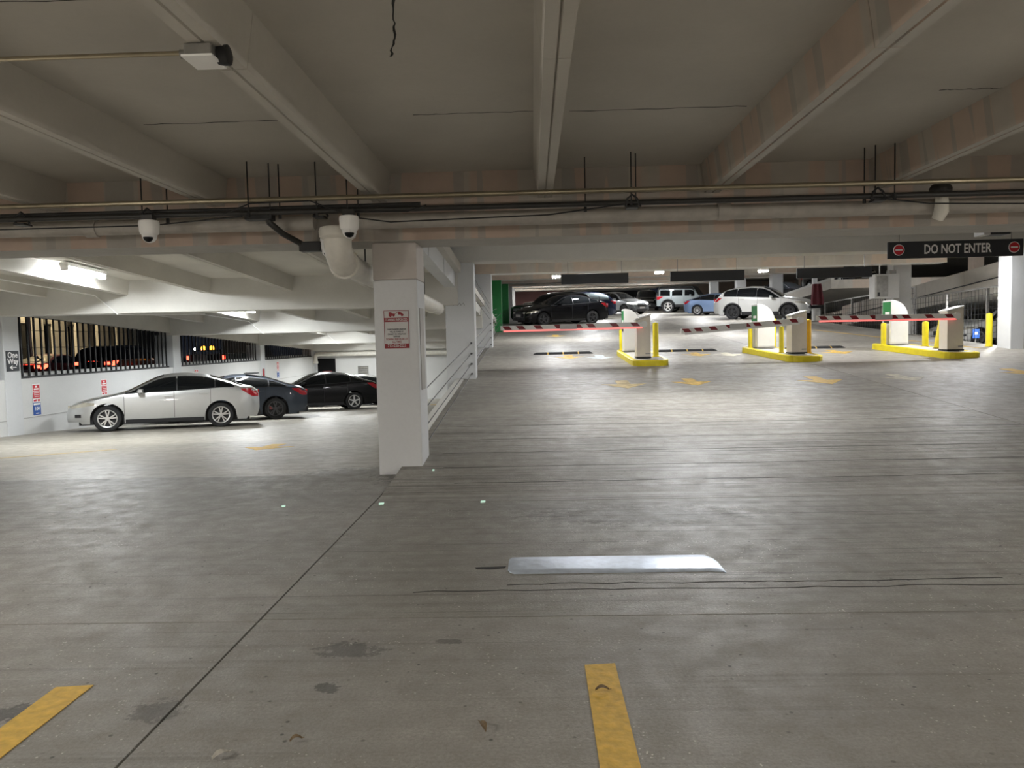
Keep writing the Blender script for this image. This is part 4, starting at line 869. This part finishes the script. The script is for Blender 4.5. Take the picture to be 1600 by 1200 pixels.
# ================================================================== CARS
class CarShape:
    """surface of a car body: u runs from the nose (0) to the tail (L)"""
    def __init__(s, L, W, top, belt, wb, fo, R, gc=0.2, n=3.2, tumble=0.2, nose=0.74, tail=0.82, rf=0.75, rr=0.6, rake_f=0.35, rake_r=0.15):
        s.L, s.W, s.wb, s.fo, s.R, s.gc, s.n, s.tb = L, W, wb, fo, R, gc, n, tumble
        s.nose, s.tail, s.rf, s.rr, s.kf, s.kr = nose, tail, rf, rr, rake_f, rake_r
        s.N = 240
        s.T = s.smooth(top); s.B = s.smooth(belt)
        s.hc = max(t - b for t, b in zip(s.T, s.B))
    def smooth(s, key):
        a = []
        for i in range(s.N + 1):
            u = s.L * i / s.N
            for (u0, z0), (u1, z1) in zip(key, key[1:]):
                if u0 <= u <= u1 + 1e-6: a.append(z0 + (z1 - z0) * (u - u0) / max(1e-6, u1 - u0)); break
            else: a.append(key[-1][1])
        for _ in range(3):
            k = 3; a = [sum(a[max(0, min(s.N, j))] for j in range(i - min(k, i, s.N - i), i + min(k, i, s.N - i) + 1)) / (2 * min(k, i, s.N - i) + 1) for i in range(s.N + 1)]
        return a
    def at(s, arr, u):
        x = max(0.0, min(1.0, u / s.L)) * s.N; i = min(int(x), s.N - 1); return arr[i] + (arr[i + 1] - arr[i]) * (x - i)
    def top(s, u): return s.at(s.T, u)
    def belt(s, u): return min(s.at(s.B, u), s.at(s.T, u) - 0.012)
    def w(s, u):
        g = 1.0
        if u < s.rf: g -= (1 - s.nose) * (1 - u / s.rf) ** 2.4
        if u > s.L - s.rr: g -= (1 - s.tail) * (1 - (s.L - u) / s.rr) ** 2.4
        return s.W / 2 * g
    def side(s, u, z):
        w, b = s.w(u), s.belt(u)
        if z <= b:
            t = max(0.0, (z - s.gc) / (b - s.gc)); return w * (1 - 0.055 * (1 - t) ** 2.5 - 0.03 * t ** 3)
        h = s.top(u) - b; q = min(1.0, (z - b) / h); e = 2.2 + min(h / 0.3, 1) * (s.n - 2.2)
        return w * 0.97 * max(0.0, 1 - q ** e) ** (1 / e) * (1 - s.tb * (z - b) / s.hc)
    def zat(s, u, y):
        lo, hi = s.belt(u), s.top(u); y = abs(y)
        if y >= s.side(u, lo): return lo
        for _ in range(22):
            m = (lo + hi) / 2
            if s.side(u, m) > y: lo = m
            else: hi = m
        return lo
    def pos(s, u, y, z):
        x = s.L / 2 - u
        if u < 0.5: x -= s.kf * max(0.0, z - 0.45) ** 1.4 * (1 - u / 0.5) ** 2 + 0.25 * max(0, 0.33 - z) * (1 - u / 0.5) ** 2
        if u > s.L - 0.45: x += (s.kr * max(0.0, z - 0.75) ** 1.3 + 0.35 * max(0, 0.45 - z)) * (1 - (s.L - u) / 0.45) ** 2
        return (x, y, z)
    def arch(s, u):
        z = s.gc + (0.06 if u < 0.3 or u > s.L - 0.3 else 0)
        for c in (s.fo, s.fo + s.wb):
            r = s.R + 0.06; d = abs(u - c)
            if d < r: z = max(z, s.R + math.sqrt(r * r - d * d) * 1.0)
        return z
    def body(s):
        us = sorted(set([round(s.L * i / 96, 4) for i in range(97)] + [0.02, 0.05, s.L - 0.02, s.L - 0.05] + [c + (s.R + 0.06) * math.cos(a * PI / 14) for c in (s.fo, s.fo + s.wb) for a in range(15)]))
        rings = []
        for u in us:
            zb, b, t = s.arch(u), s.belt(u), s.top(u); zb = min(zb, b - 0.02); half = []
            for k in range(9):
                z = zb + (b - zb) * k / 8; half.append((s.side(u, z), z))
            for k in range(1, 13):
                a = k / 12 * PI / 2; h = t - b; e = 2.2 + min(h / 0.3, 1) * (s.n - 2.2)
                z = b + h * math.sin(a) ** (2 / e); y = s.w(u) * 0.97 * (math.cos(a) ** (2 / e) if k < 12 else 0) * (1 - s.tb * (z - b) / s.hc)
                half.append((y, z))
            ring = [s.pos(u, -y, z) for y, z in half] + [s.pos(u, y, z) for y, z in half[-2::-1]]
            rings.append(ring)
        return MB().loft(rings, cap=True, closed=False)
    def side_patch(s, u0, u1, lo, hi, sgn, off=0.006, nu=16, nz=5):
        """panel lying on the flank between the curves lo(u), hi(u)"""
        grid = []
        for i in range(nu + 1):
            u = u0 + (u1 - u0) * i / nu; a, c = lo(u), hi(u); c = max(c, a + 0.002)
            row = []
            for k in range(nz + 1):
                z = a + (c - a) * k / nz; y = s.side(u, z) + off
                row.append(s.pos(u, sgn * y, z))
            grid.append(row)
        return MB().loft(grid, cap=False, closed=False)
    def top_patch(s, u0, u1, hw, off=0.008, nu=12, ny=10):
        grid = []
        for i in range(nu + 1):
            u = u0 + (u1 - u0) * i / nu; w = hw(u); row = []
            for k in range(ny + 1):
                y = -w + 2 * w * k / ny; p = s.pos(u, y, s.zat(u, y)); row.append((p[0], p[1], p[2] + off))
            grid.append(row)
        return MB().loft(grid, cap=False, closed=False)

def wheel(parent, x, y, R, sgn, rim_m, spokes, width=0.2, caliper=False):
    rr = R * 0.70
    w = MB(); w.lathe([(rr * 0.98, -width / 2), (R * 0.93, -width / 2), (R, -width * 0.36), (R, width * 0.36), (R * 0.93, width / 2), (rr * 0.98, width / 2)], 'y', (0, 0, 0), 30, False)
    o = w.build('wheel', 'rubber', parent, True); o.location = (x, y, R)
    f = sgn * width / 2
    r = MB(); r.lathe([(rr, f * 0.92), (rr * 0.99, f * 1.02), (rr * 0.88, f * 0.95), (rr * 0.86, f * 0.2), (rr * 0.98, f * 0.2)], 'y', (0, 0, 0), 30, False)
    r.lathe([(0.02, f * 1.0), (rr * 0.20, f * 0.98), (rr * 0.24, f * 0.7), (rr * 0.1, f * 0.3)], 'y', (0, 0, 0), 14)
    n, dbl = spokes
    for k in range(n):
        for d in ((-0.11, 0.11) if dbl else (0,)):
            a = 2 * PI * k / n + d * 0.7 + PI / 2; a2 = 2 * PI * k / n + d * 1.9 + PI / 2
            tw_ = rr * (0.055 if dbl else (0.10 if n < 8 else 0.05))
            p0 = Vector((math.cos(a) * rr * 0.15, 0, math.sin(a) * rr * 0.15)); p1 = Vector((math.cos(a2) * rr * 0.93, 0, math.sin(a2) * rr * 0.93))
            q = Vector((-(p1 - p0).z, 0, (p1 - p0).x)).normalized() * tw_
            ys = (f * 0.97, f * 0.68)
            r.add([tuple(p + Vector((0, yy, 0))) for p in (p0 - q * 1.3, p0 + q * 1.3, p1 + q, p1 - q) for yy in ys], [(0, 2, 4, 6), (1, 7, 5, 3), (0, 1, 3, 2), (2, 3, 5, 4), (4, 5, 7, 6), (6, 7, 1, 0)])
    r.build('rim', rim_m, o, True)
    MB().lathe([(rr * 0.86, f * 0.1), (rr * 0.86, f * 0.3), (0.03, f * 0.35)], 'y', (0, 0, 0), 20).build('brake_disc', 'trim', o)
    if caliper: MB().box(rr * 0.35, rr * 0.72, f * 0.45 - 0.02, f * 0.45 + 0.02, -rr * 0.1, rr * 0.28).build('brake_caliper', 'caliper', o)

SEDAN_TOP = [(0, .66), (.12, .75), (.55, .86), (1.2, .985), (1.32, 1.02), (2.05, 1.385), (2.35, 1.455), (2.75, 1.47), (3.2, 1.43), (3.75, 1.26), (4.1, 1.12), (4.4, 1.08), (4.5, 1.02), (4.53, .95)]
SEDAN_BELT = [(0, .60), (.15, .68), (1.2, .915), (2.3, .95), (3.6, 1.03), (4.3, 1.02), (4.53, .90)]
def scaled(key, L0, L1, z=1.0): return [(u * L1 / L0, v * z) for u, v in key]
SHAPES = {
 'sedan': dict(L=4.53, W=1.82, top=SEDAN_TOP, belt=SEDAN_BELT, wb=2.65, fo=0.90, R=0.325, gc=0.2, glass=(1.36, 3.86), doors=(1.28, 2.43, 3.30), pill=(2.50, 3.42)),
 'fastback': dict(L=4.72, W=1.86, top=[(0, .60), (.12, .70), (.6, .83), (1.15, .94), (1.3, .98), (2.1, 1.34), (2.5, 1.43), (2.9, 1.44), (3.5, 1.35), (4.1, 1.14), (4.5, 1.04), (4.66, 1.0), (4.72, .9)], belt=[(0, .55), (.15, .63), (1.2, .88), (2.4, .93), (3.6, 1.0), (4.4, .98), (4.72, .85)], wb=2.87, fo=0.86, R=0.335, gc=0.17, glass=(1.4, 4.05), doors=(1.25, 2.55, 3.45), pill=(2.6, 3.55)),
 'suv': dict(L=4.75, W=1.9, top=[(0, .80), (.12, .93), (.6, 1.04), (1.2, 1.12), (1.35, 1.15), (2.0, 1.55), (2.35, 1.65), (2.9, 1.68), (3.7, 1.63), (4.2, 1.52), (4.5, 1.22), (4.66, 1.08), (4.75, .95)], belt=[(0, .72), (.15, .83), (1.2, 1.04), (2.4, 1.08), (3.6, 1.14), (4.4, 1.16), (4.75, .9)], wb=2.78, fo=0.93, R=0.37, gc=0.24, glass=(1.45, 4.15), doors=(1.3, 2.45, 3.4), pill=(2.52, 3.5)),
 'truck': dict(L=5.2, W=2.02, top=[(0, 1.05), (.1, 1.16), (.5, 1.22), (1.35, 1.26), (1.5, 1.3), (2.0, 1.78), (2.3, 1.88), (3.4, 1.91), (4.6, 1.88), (4.95, 1.75), (5.15, 1.25), (5.2, 1.1)], belt=[(0, .98), (.1, 1.08), (1.3, 1.18), (3, 1.2), (5, 1.2), (5.2, 1.0)], wb=2.98, fo=0.98, R=0.40, gc=0.3, n=4.5, tumble=0.15, nose=0.9, tail=0.93, rf=0.5, rr=0.35, rake_f=0.1, glass=(1.55, 4.75), doors=(1.4, 2.55, 3.6), pill=(2.62, 3.7)),
 'jeep': dict(L=4.4, W=1.72, top=[(0, 1.05), (.08, 1.12), (1.35, 1.17), (1.45, 1.19), (1.78, 1.74), (1.9, 1.82), (4.25, 1.84), (4.36, 1.78), (4.4, 1.3)], belt=[(0, .98), (.08, 1.06), (1.4, 1.13), (4.3, 1.15), (4.4, 1.1)], wb=2.95, fo=0.62, R=0.42, gc=0.42, n=9, tumble=0.08, nose=0.86, tail=0.95, rf=1.2, rr=0.15, rake_f=0.03, rake_r=0.03, glass=(1.66, 4.2), doors=(1.5, 2.45, 3.3), pill=(2.48, 3.36)),
}
def car(kind, name, label, body_m, near, head, wheel_at, fn, cat='car', rim='alloy', spokes=(5, True), tail_m='taillight', head_m='headlight', grille=True, roof_m=None, caliper=False, scale=1.0, plastic=False, group=None, glass='glass', chrome_grille=False, deck_fn=None):
    """near: world (x, y) of a visible wheel; head: heading; wheel_at: 'front'/'rear' + side 'L'/'R' of that wheel"""
    P = dict(SHAPES[kind]); gl, doors, pill = P.pop('glass'), P.pop('doors'), P.pop('pill')
    s = CarShape(**P); L, W = s.L, s.W
    hx, hy = head; q = math.hypot(hx, hy); hx, hy = hx / q, hy / q
    ax = (L / 2 - s.fo) if wheel_at[0] == 'f' else (L / 2 - s.fo - s.wb)
    sy = (W / 2 - 0.11) * (1 if wheel_at[1] == 'L' else -1)
    cx = near[0] - scale * (hx * ax - hy * sy); cy = near[1] - scale * (hy * ax + hx * sy)
    sl = (fn(cy + 0.5) - fn(cy - 0.5))
    nrm = Vector((0, -sl, 1)).normalized(); fw = Vector((hx, hy, 0)); fw = (fw - nrm * fw.dot(nrm)).normalized(); lf = nrm.cross(fw)
    t = thing(name, label, cat, group=group)
    mt = Matrix((fw, lf, nrm)).transposed().to_4x4(); mt.translation = (cx, cy, fn(cy)); t.matrix_world = mt @ Matrix.Scale(scale, 4)
    s.body().build('body', body_m, t, True)
    MB().box(-L / 2 + 0.25, L / 2 - 0.25, -W / 2 + 0.26, W / 2 - 0.26, s.gc - 0.03, 0.62).build('underbody', 'trim', t)
    rail = 0.2 if kind == 'jeep' else 0.10
    zlo = lambda u: s.belt(u) + 0.035
    zhi = lambda u: max(s.belt(u) + 0.04, s.top(u) - rail)
    for sg in (-1, 1):
        s.side_patch(gl[0] - 0.05, gl[1] + 0.04, lambda u: zlo(u) - 0.018, lambda u: zhi(u) + 0.012, sg, 0.003, 30, 5).build('window_surround', jg if kind == 'jeep' else 'trim', t, True)
        for (a, c) in ((gl[0], pill[0] - 0.018), (pill[0] + 0.018, pill[1] - 0.016), (pill[1] + 0.016, gl[1])):
            k_ = 0.06 if kind == 'jeep' else 0.0
            s.side_patch(a + k_, c - k_, zlo, lambda u: zhi(u) - k_, sg, 0.008).build('side_window', glass, t, True)
        for u in doors:
            s.side_patch(u - 0.005, u + 0.005, lambda v: max(s.arch(v) + 0.02, s.gc + 0.1), lambda v: s.belt(v) + 0.01, sg, 0.003, 1, 8).build('door_seam', 'trim', t)
        for u in (doors[1] - 0.13, doors[2] - 0.16):
            z = s.belt(u) - 0.10; y = s.side(u, z); x = L / 2 - u
            MB().box(x - 0.10, x + 0.10, sg * y - 0.012, sg * y + 0.035 * sg + 0.012 * 0, z - 0.017, z + 0.017).build('door_handle', body_m, t, bevel=0.006)
        # sill trim
        a, c = s.fo + s.R + 0.08, s.fo + s.wb - s.R - 0.08
        s.side_patch(a, c, lambda v: s.gc, lambda v: s.gc + (0.16 if plastic else 0.09), sg, 0.004, 6, 1).build('sill_trim', 'trim', t)
        # lights
        hb = s.belt(0.3)
        s.side_patch(0.06, 0.62, lambda v: hb - 0.13 + 0.14 * v, lambda v: hb - 0.02 + 0.16 * v - 0.25 * max(0, v - 0.35), sg, 0.006, 10, 3).build('headlight', head_m, t, True)
        tb = s.belt(L - 0.3)
        s.side_patch(L - 0.48, L - 0.02, lambda v: tb - 0.03 - 0.20 * min(1, (v - L + 0.48) / 0.3), lambda v: tb - 0.01, sg, 0.006, 10, 3).build('taillight', tail_m, t, True)
        xr = s.pos(L, 0, tb - 0.1)[0]; yr = s.w(L)
        MB().box(xr - 0.012, xr + 0.02, sg * yr * 0.62, sg * yr * 0.98, tb - 0.19, tb - 0.05).build('taillight', tail_m, t, bevel=0.008)
        xf = s.pos(0, 0, hb - 0.08)[0]
        MB().box(xf - 0.03, xf + 0.012, sg * s.w(0) * 0.66, sg * s.w(0) * 0.97, hb - 0.13, hb - 0.04).build('headlight', head_m, t, bevel=0.008)
        s.side_patch(0.18, 0.32, lambda v: 0.37, lambda v: 0.45, sg, 0.005, 4, 1).build('fog_recess', 'trim', t, True)
        # mirror
        um = gl[0] + 0.30; z = s.belt(um) + 0.07; y = s.side(um, s.belt(um)); x = L / 2 - um
        mi = MB(); mi.loft([[(x + dx * k, sg * (y + 0.03 + yy), z + dz * k) for dx, dz in ((-0.07, -0.05), (0.05, -0.06), (0.09, 0.0), (0.04, 0.06), (-0.07, 0.06))] for yy, k in ((0.0, 0.6), (0.07, 1.0), (0.16, 0.95), (0.20, 0.6))])
        mi.build('mirror', body_m, t, True)
        for ua in (s.fo, s.fo + s.wb):
            wheel(t, L / 2 - ua, sg * (W / 2 - 0.12), s.R, sg, rim, spokes, caliper=caliper)
            if plastic:
                r0, r1 = s.R + 0.055, s.R + 0.12; ring = []
                for k in range(15):
                    a_ = PI * k / 14; row = []
                    for r_ in (r0, r1):
                        uu = ua + r_ * math.cos(a_); zz = s.R + r_ * math.sin(a_); row.append(s.pos(uu, sg * (s.side(uu, min(zz, s.belt(uu))) + 0.012), zz))
                    ring.append(row)
                MB().loft(ring, cap=False, closed=False).build('arch_trim', 'trim', t)
        if kind == 'jeep':
            s.side_patch(gl[0] + 0.1, L - 0.03, lambda u: zhi(u) - 0.02, lambda u: s.top(u) - 0.012, sg, 0.010, 24, 6).build('soft_top', 'black', t, True)
            s.side_patch(gl[1] + 0.02, L - 0.03, zlo, zhi, sg, 0.009, 4, 4).build('soft_top', 'black', t, True)
    # screens
    iw = next(i for i in range(s.N) if s.T[i] - s.B[i] > 0.10 and s.L * i / s.N > gl[0] - 0.25); u0 = s.L * iw / s.N
    itop = max(range(s.N), key=lambda i: s.T[i]); ut = s.L * itop / s.N
    u1 = next(u0 + k * 0.02 for k in range(200) if s.top(u0 + k * 0.02) > s.top(ut) - 0.055)
    hwf = lambda u: s.side(u, max(s.belt(u), s.top(u) - 0.05)) * 0.97
    s.top_patch(u0, u1, hwf).build('windscreen', glass, t, True)
    ur0 = next(ut + k * 0.02 for k in range(300) if s.top(ut + k * 0.02) < s.top(ut) - 0.07 or ut + k * 0.02 > L - 0.3)
    ur1 = next(ur0 + k * 0.02 for k in range(300) if s.top(ur0 + k * 0.02) - s.belt(ur0 + k * 0.02) < 0.10 or ur0 + k * 0.02 > L - 0.06)
    if ur1 - ur0 > 0.06: s.top_patch(ur0, ur1, hwf).build('rear_window', glass, t, True)
    # nose and tail furniture
    xf = s.pos(0, 0, 0.5)[0]; hb = s.belt(0.05)
    if grille:
        g = MB().box(xf - 0.08, xf + 0.012, -s.w(0) * 0.6, s.w(0) * 0.6, hb - 0.20, hb - 0.03).build('grille', 'trim', t, bevel=0.01)
        for k in range(3):
            zz = hb - 0.17 + 0.055 * k; MB().box(xf + 0.008, xf + 0.022, -s.w(0) * 0.56, s.w(0) * 0.56, zz, zz + 0.018).build('grille_bar', 'chrome' if chrome_grille else 'dkalloy', g)
    MB().box(xf - 0.06, xf + 0.014, -s.w(0) * 0.8, s.w(0) * 0.8, 0.27, 0.40).build('lower_intake', 'trim', t, bevel=0.01)
    MB().box(xf + 0.005, xf + 0.024, -0.26, 0.26, 0.44, 0.56).build('number_plate', 'signgrey', t)
    xr = s.pos(L, 0, 0.6)[0]
    MB().box(xr - 0.024, xr - 0.005, -0.26, 0.26, 0.66, 0.79).build('number_plate', 'signgrey', t)
    MB().box(xr - 0.03, xr + 0.14, -s.w(L) * 0.9, s.w(L) * 0.9, s.gc + 0.05, s.gc + 0.22).build('rear_valance', 'trim', t, bevel=0.02)
    if roof_m:
        s.top_patch(u1 + 0.03, ur0 - 0.03, lambda u: s.side(u, s.top(u) - 0.06), 0.012).build('roof_panel', roof_m, t, True)
    return t, s

silver = paint('silver_paint', (0.60, 0.61, 0.61), 0.75, 0.36); blk = paint('black_paint', (0.004, 0.004, 0.005), 0.0, 0.22, 0.15, 0.25)
slate = paint('slate_blue_paint', (0.045, 0.058, 0.080), 0.5, 0.3); whi = paint('white_paint', (0.68, 0.68, 0.66), 0.1, 0.32)
pearl = paint('pearl_white_paint', (0.60, 0.60, 0.58), 0.15, 0.34); lblue = paint('light_blue_paint', (0.18, 0.26, 0.42), 0.4, 0.32)
navy = paint('navy_paint', (0.012, 0.022, 0.065), 0.4, 0.25); greyc = paint('grey_paint', (0.20, 0.21, 0.22), 0.4, 0.32)
jg = paint('pale_grey_green_paint', (0.27, 0.31, 0.32), 0.1, 0.4); dred = paint('dark_red_paint', (0.20, 0.012, 0.018), 0.3, 0.3)
# lower bay, nosed in to the street wall
HL = (-0.905, -0.425)
car('sedan', 'sedan', 'silver four-door sedan parked with its nose to the white wall', silver, (-8.32, 19.25), HL, 'rL', floor_l, rim='alloy', spokes=(5, True))
t_, s_ = car('fastback', 'fastback_sedan', 'dark slate blue fastback with dark wheels behind the silver sedan', slate, (-8.05, 22.6), HL, 'rL', floor_l, rim='dkalloy', spokes=(5, True), caliper=True, grille=False)
MB().box(-0.95, -0.55, -0.55, 0.55, 1.445, 1.47).build('roof_bar', 'trim', t_, bevel=0.01)
car('sedan', 'sedan', 'black four-door sedan in front of the black door', blk, (-7.2, 29.2), HL, 'rL', floor_l, rim='alloy', spokes=(5, False), scale=1.05)
car('fastback', 'sedan', 'white sedan mostly hidden behind the black sedan in the lower bay', whi, (-6.9, 33.6), HL, 'rL', floor_l, rim='alloy')
# up the ramp, left row
HD = (-0.90, -0.44)
car('sedan', 'sedan', 'black sedan angled across the ramp behind the lit barrier arm', blk, (0.55, 36.9), HD, 'fL', floor_r, rim='dkalloy', spokes=(5, False), scale=1.06)
car('truck', 'pickup', 'black pickup with chrome grille showing behind the black sedan', blk, (0.25, 40.3), HD, 'fL', floor_r, cat='pickup', chrome_grille=True, head_m='chrome', rim='dkalloy', scale=0.86)
car('suv', 'crossover', 'dark navy crossover with pale windows behind the black sedan', navy, (1.75, 44.2), HD, 'fL', floor_r, rim='dkalloy', glass='paleglass', scale=1.02)
car('suv', 'crossover', 'grey crossover with headlamps glaring, far up the ramp', greyc, (6.9, 55.2), (0.62, -0.78), 'fR', floor_r, head_m='headlight_on', chrome_grille=True, rim='dkalloy', scale=1.03)
car('truck', 'large_suv', 'black sport utility facing down the ramp before the dark end wall', blk, (9.75, 68.5), (-0.12, -0.99), 'fR', floor_r, cat='suv', chrome_grille=True, head_m='headlight', rim='dkalloy')
car('truck', 'pickup', 'black pickup whose roof shows above the navy crossover', blk, (0.9, 49.8), HD, 'fL', floor_r, cat='pickup', rim='dkalloy', glass='glass', scale=0.95)
# up the ramp, right row
HR = (0.83, -0.56)
car('suv', 'crossover', 'white crossover with dark wheels angled behind the middle island', pearl, (10.7, 39.7), HR, 'rR', floor_r, rim='dkalloy', spokes=(5, True), plastic=True, scale=1.04)
car('fastback', 'sedan', 'light blue sedan tucked behind the white crossover', lblue, (10.95, 49.2), HR, 'rR', floor_r, rim='alloy', spokes=(10, False))
t_, s_ = car('jeep', 'off_roader', 'boxy pale off-roader with dark top and spare wheel', jg, (10.75, 58.6), (0.90, -0.43), 'rR', floor_r, cat='off-roader', rim='alloy', spokes=(5, False), plastic=True, roof_m='black', scale=1.12)
wheel(t_, -2.33, 0.1, 0.40, -1, 'dkalloy', (5, False), 0.22)
sw = [c for c in t_.children if c.name.startswith('wheel')][-1]; sw.rotation_euler = (0, 0, -PI / 2); sw.location.z = 1.02; sw.name = 'spare_wheel'
car('suv', 'crossover', 'black car tilted on the deck above the white crossover bonnet', blk, (16.6, 44.5), (0.25, -0.97), 'rR', lambda y: 4.3 - 0.0536 * (y - 38), rim='alloy', spokes=(5, False))
car('suv', 'crossover', 'dark crossover on the deck glimpsed between the white columns', blk, (16.3, 52.6), (0.5, -0.86), 'rR', lambda y: 4.3 - 0.0536 * (y - 38), rim='alloy')
car('sedan', 'sedan', 'white sedan beyond the mesh behind the level arm cabinet', whi, (16.2, 27.3), (-0.96, -0.28), 'fL', lambda y: 1.02, rim='alloy', scale=0.95)

# ================================================================== STREET BEYOND THE LOWER BAY
road = struct('floor_street'); MB().box(-60, WX - 0.46, 5, 120, -0.3, 0.0).build('road', 'asphalt', road)
for y in (20, 27, 34, 41): MB().box(-22.1, -21.95, y, y + 3, 0.0, 0.006).build('lane_dash', 'white_w', road)
bd = thing('building', 'beige stone building with tall dark windows across the street', 'building', (-27, 36.5, 0))
MB().box(-6, 0, 0, 17, 0, 9).build('core', 'charcoal', bd)
yy = 0.0
for k in range(12):
    w = 1.15 if k % 2 == 0 else 0.9
    MB().box(0.0, 0.28 if k % 2 == 0 else 0.12, yy, yy + w - 0.03, (0 if k > 5 or k % 2 == 0 else 3.1), 9).build('stone_pier', 'facade', bd)
    if k % 2 and k <= 5: MB().box(0.01, 0.05, yy, yy + w, 0.4, 3.0).build('window', 'glass', bd)
    yy += w
for k in range(9):
    z = 0.9 + k * 0.9
    MB().box(0.281, 0.286, 0, yy, z, z + 0.015).build('stone_joint', 'trim', bd)
MB().box(-0.1, 0.4, yy, yy + 3.0, 0, 9).build('night_block', 'charcoal', bd)  # dark block standing in for the black night past the stone front
st = lambda y: 0.0
car('truck', 'large_suv', 'dark sport utility on the street with lit tail lamps', blk, (-18.05, 32.2), (0.02, 1.0), 'rR', st, cat='suv', tail_m='taillight_on', rim='dkalloy', scale=0.94)
car('sedan', 'sedan', 'dark red sedan on the street beside the one way column', dred, (-21.9, 33.2), (0.02, 1.0), 'rR', st, tail_m='taillight_on')
tk = thing('work_truck', 'dark work truck with amber beacons glowing on the street', 'truck', (-16.4, 36.5, 0.0))
MB().box(-0.95, 0.95, 0, 4.2, 0.55, 1.25).build('bed', 'charcoal', tk, bevel=0.03)
MB().loft([[(-0.92, 4.2, 0.6), (0.92, 4.2, 0.6), (0.92, 4.2, 2.1), (-0.92, 4.2, 2.1)], [(-0.92, 5.6, 0.6), (0.92, 5.6, 0.6), (0.90, 5.5, 2.1), (-0.90, 5.5, 2.1)], [(-0.9, 7.2, 0.6), (0.9, 7.2, 0.6), (0.85, 7.1, 1.25), (-0.85, 7.1, 1.25)]]).build('cab', 'black', tk, bevel=0.04)
MB().box(-0.62, 0.05, -0.03, 0.0, 0.72, 1.22).build('tailgate', 'gate', tk, bevel=0.01)
for sx in (-1, 1):
    MB().box(sx * 0.93 - 0.07, sx * 0.93 + 0.07, -0.05, 0.01, 0.98, 1.18).build('taillight', 'taillight_on', tk, bevel=0.02)
    for y in (1.1, 5.9): wheel(tk, sx * 0.85, y, 0.4, sx, 'dkalloy', (5, False))
for ch in [c for c in tk.children if c.name.startswith('wheel')]: ch.rotation_euler = (0, 0, PI / 2)
for ch in [c for c in tk.children if c.name.startswith('wheel')]: ch.rotation_euler = (0, 0, -PI / 2 if ch.location.x > 0 else -PI / 2)
hb_ = MB().box(-0.7, 0.75, 0.1, 0.25, 1.42, 1.47).build('beacon_bar', 'black', tk)
for sx in (-0.18, 0.26): MB().lathe([(0.10, 0.0), (0.11, 0.06), (0.09, 0.16), (0.03, 0.2)], 'z', (sx, 0.17, 1.47), 14).build('beacon', 'amber_on', tk, True)
MB().lathe([(0.05, 0.0), (0.06, 0.06), (0.02, 0.1)], 'z', (-0.6, 0.17, 1.47), 12).build('marker_lamp', 'lamp', tk, True)
for sx in (-0.68, 0.7): MB().box(sx - 0.03, sx + 0.03, 0.14, 0.2, 1.25, 1.42).build('bar_post', 'black', tk)
lm = thing('added_street_lamp', 'street lamp added to light the beige building', 'lamp', (-24.3, 35.0, 0))  # added lamp, there to light the beige facade
MB().lathe([(0.11, 0), (0.09, 1.0), (0.06, 7.6)], 'z', seg=12).build('pole', 'steel', lm, True)
MB().tube([(0, 0, 7.5), (-0.4, 0.6, 7.8), (-1.0, 1.6, 7.8)], 0.04, 8).build('arm', 'steel', lm, True)
MB().box(-1.3, -0.8, 1.4, 2.1, 7.7, 7.82).build('lamp_head', 'steel', lm, bevel=0.02)
area('lamp_light', (-1.05, 1.75, 7.66), 0.4, 0.6, 900, (1.0, 0.86, 0.62), lm, (0.5, 0.5, 0))
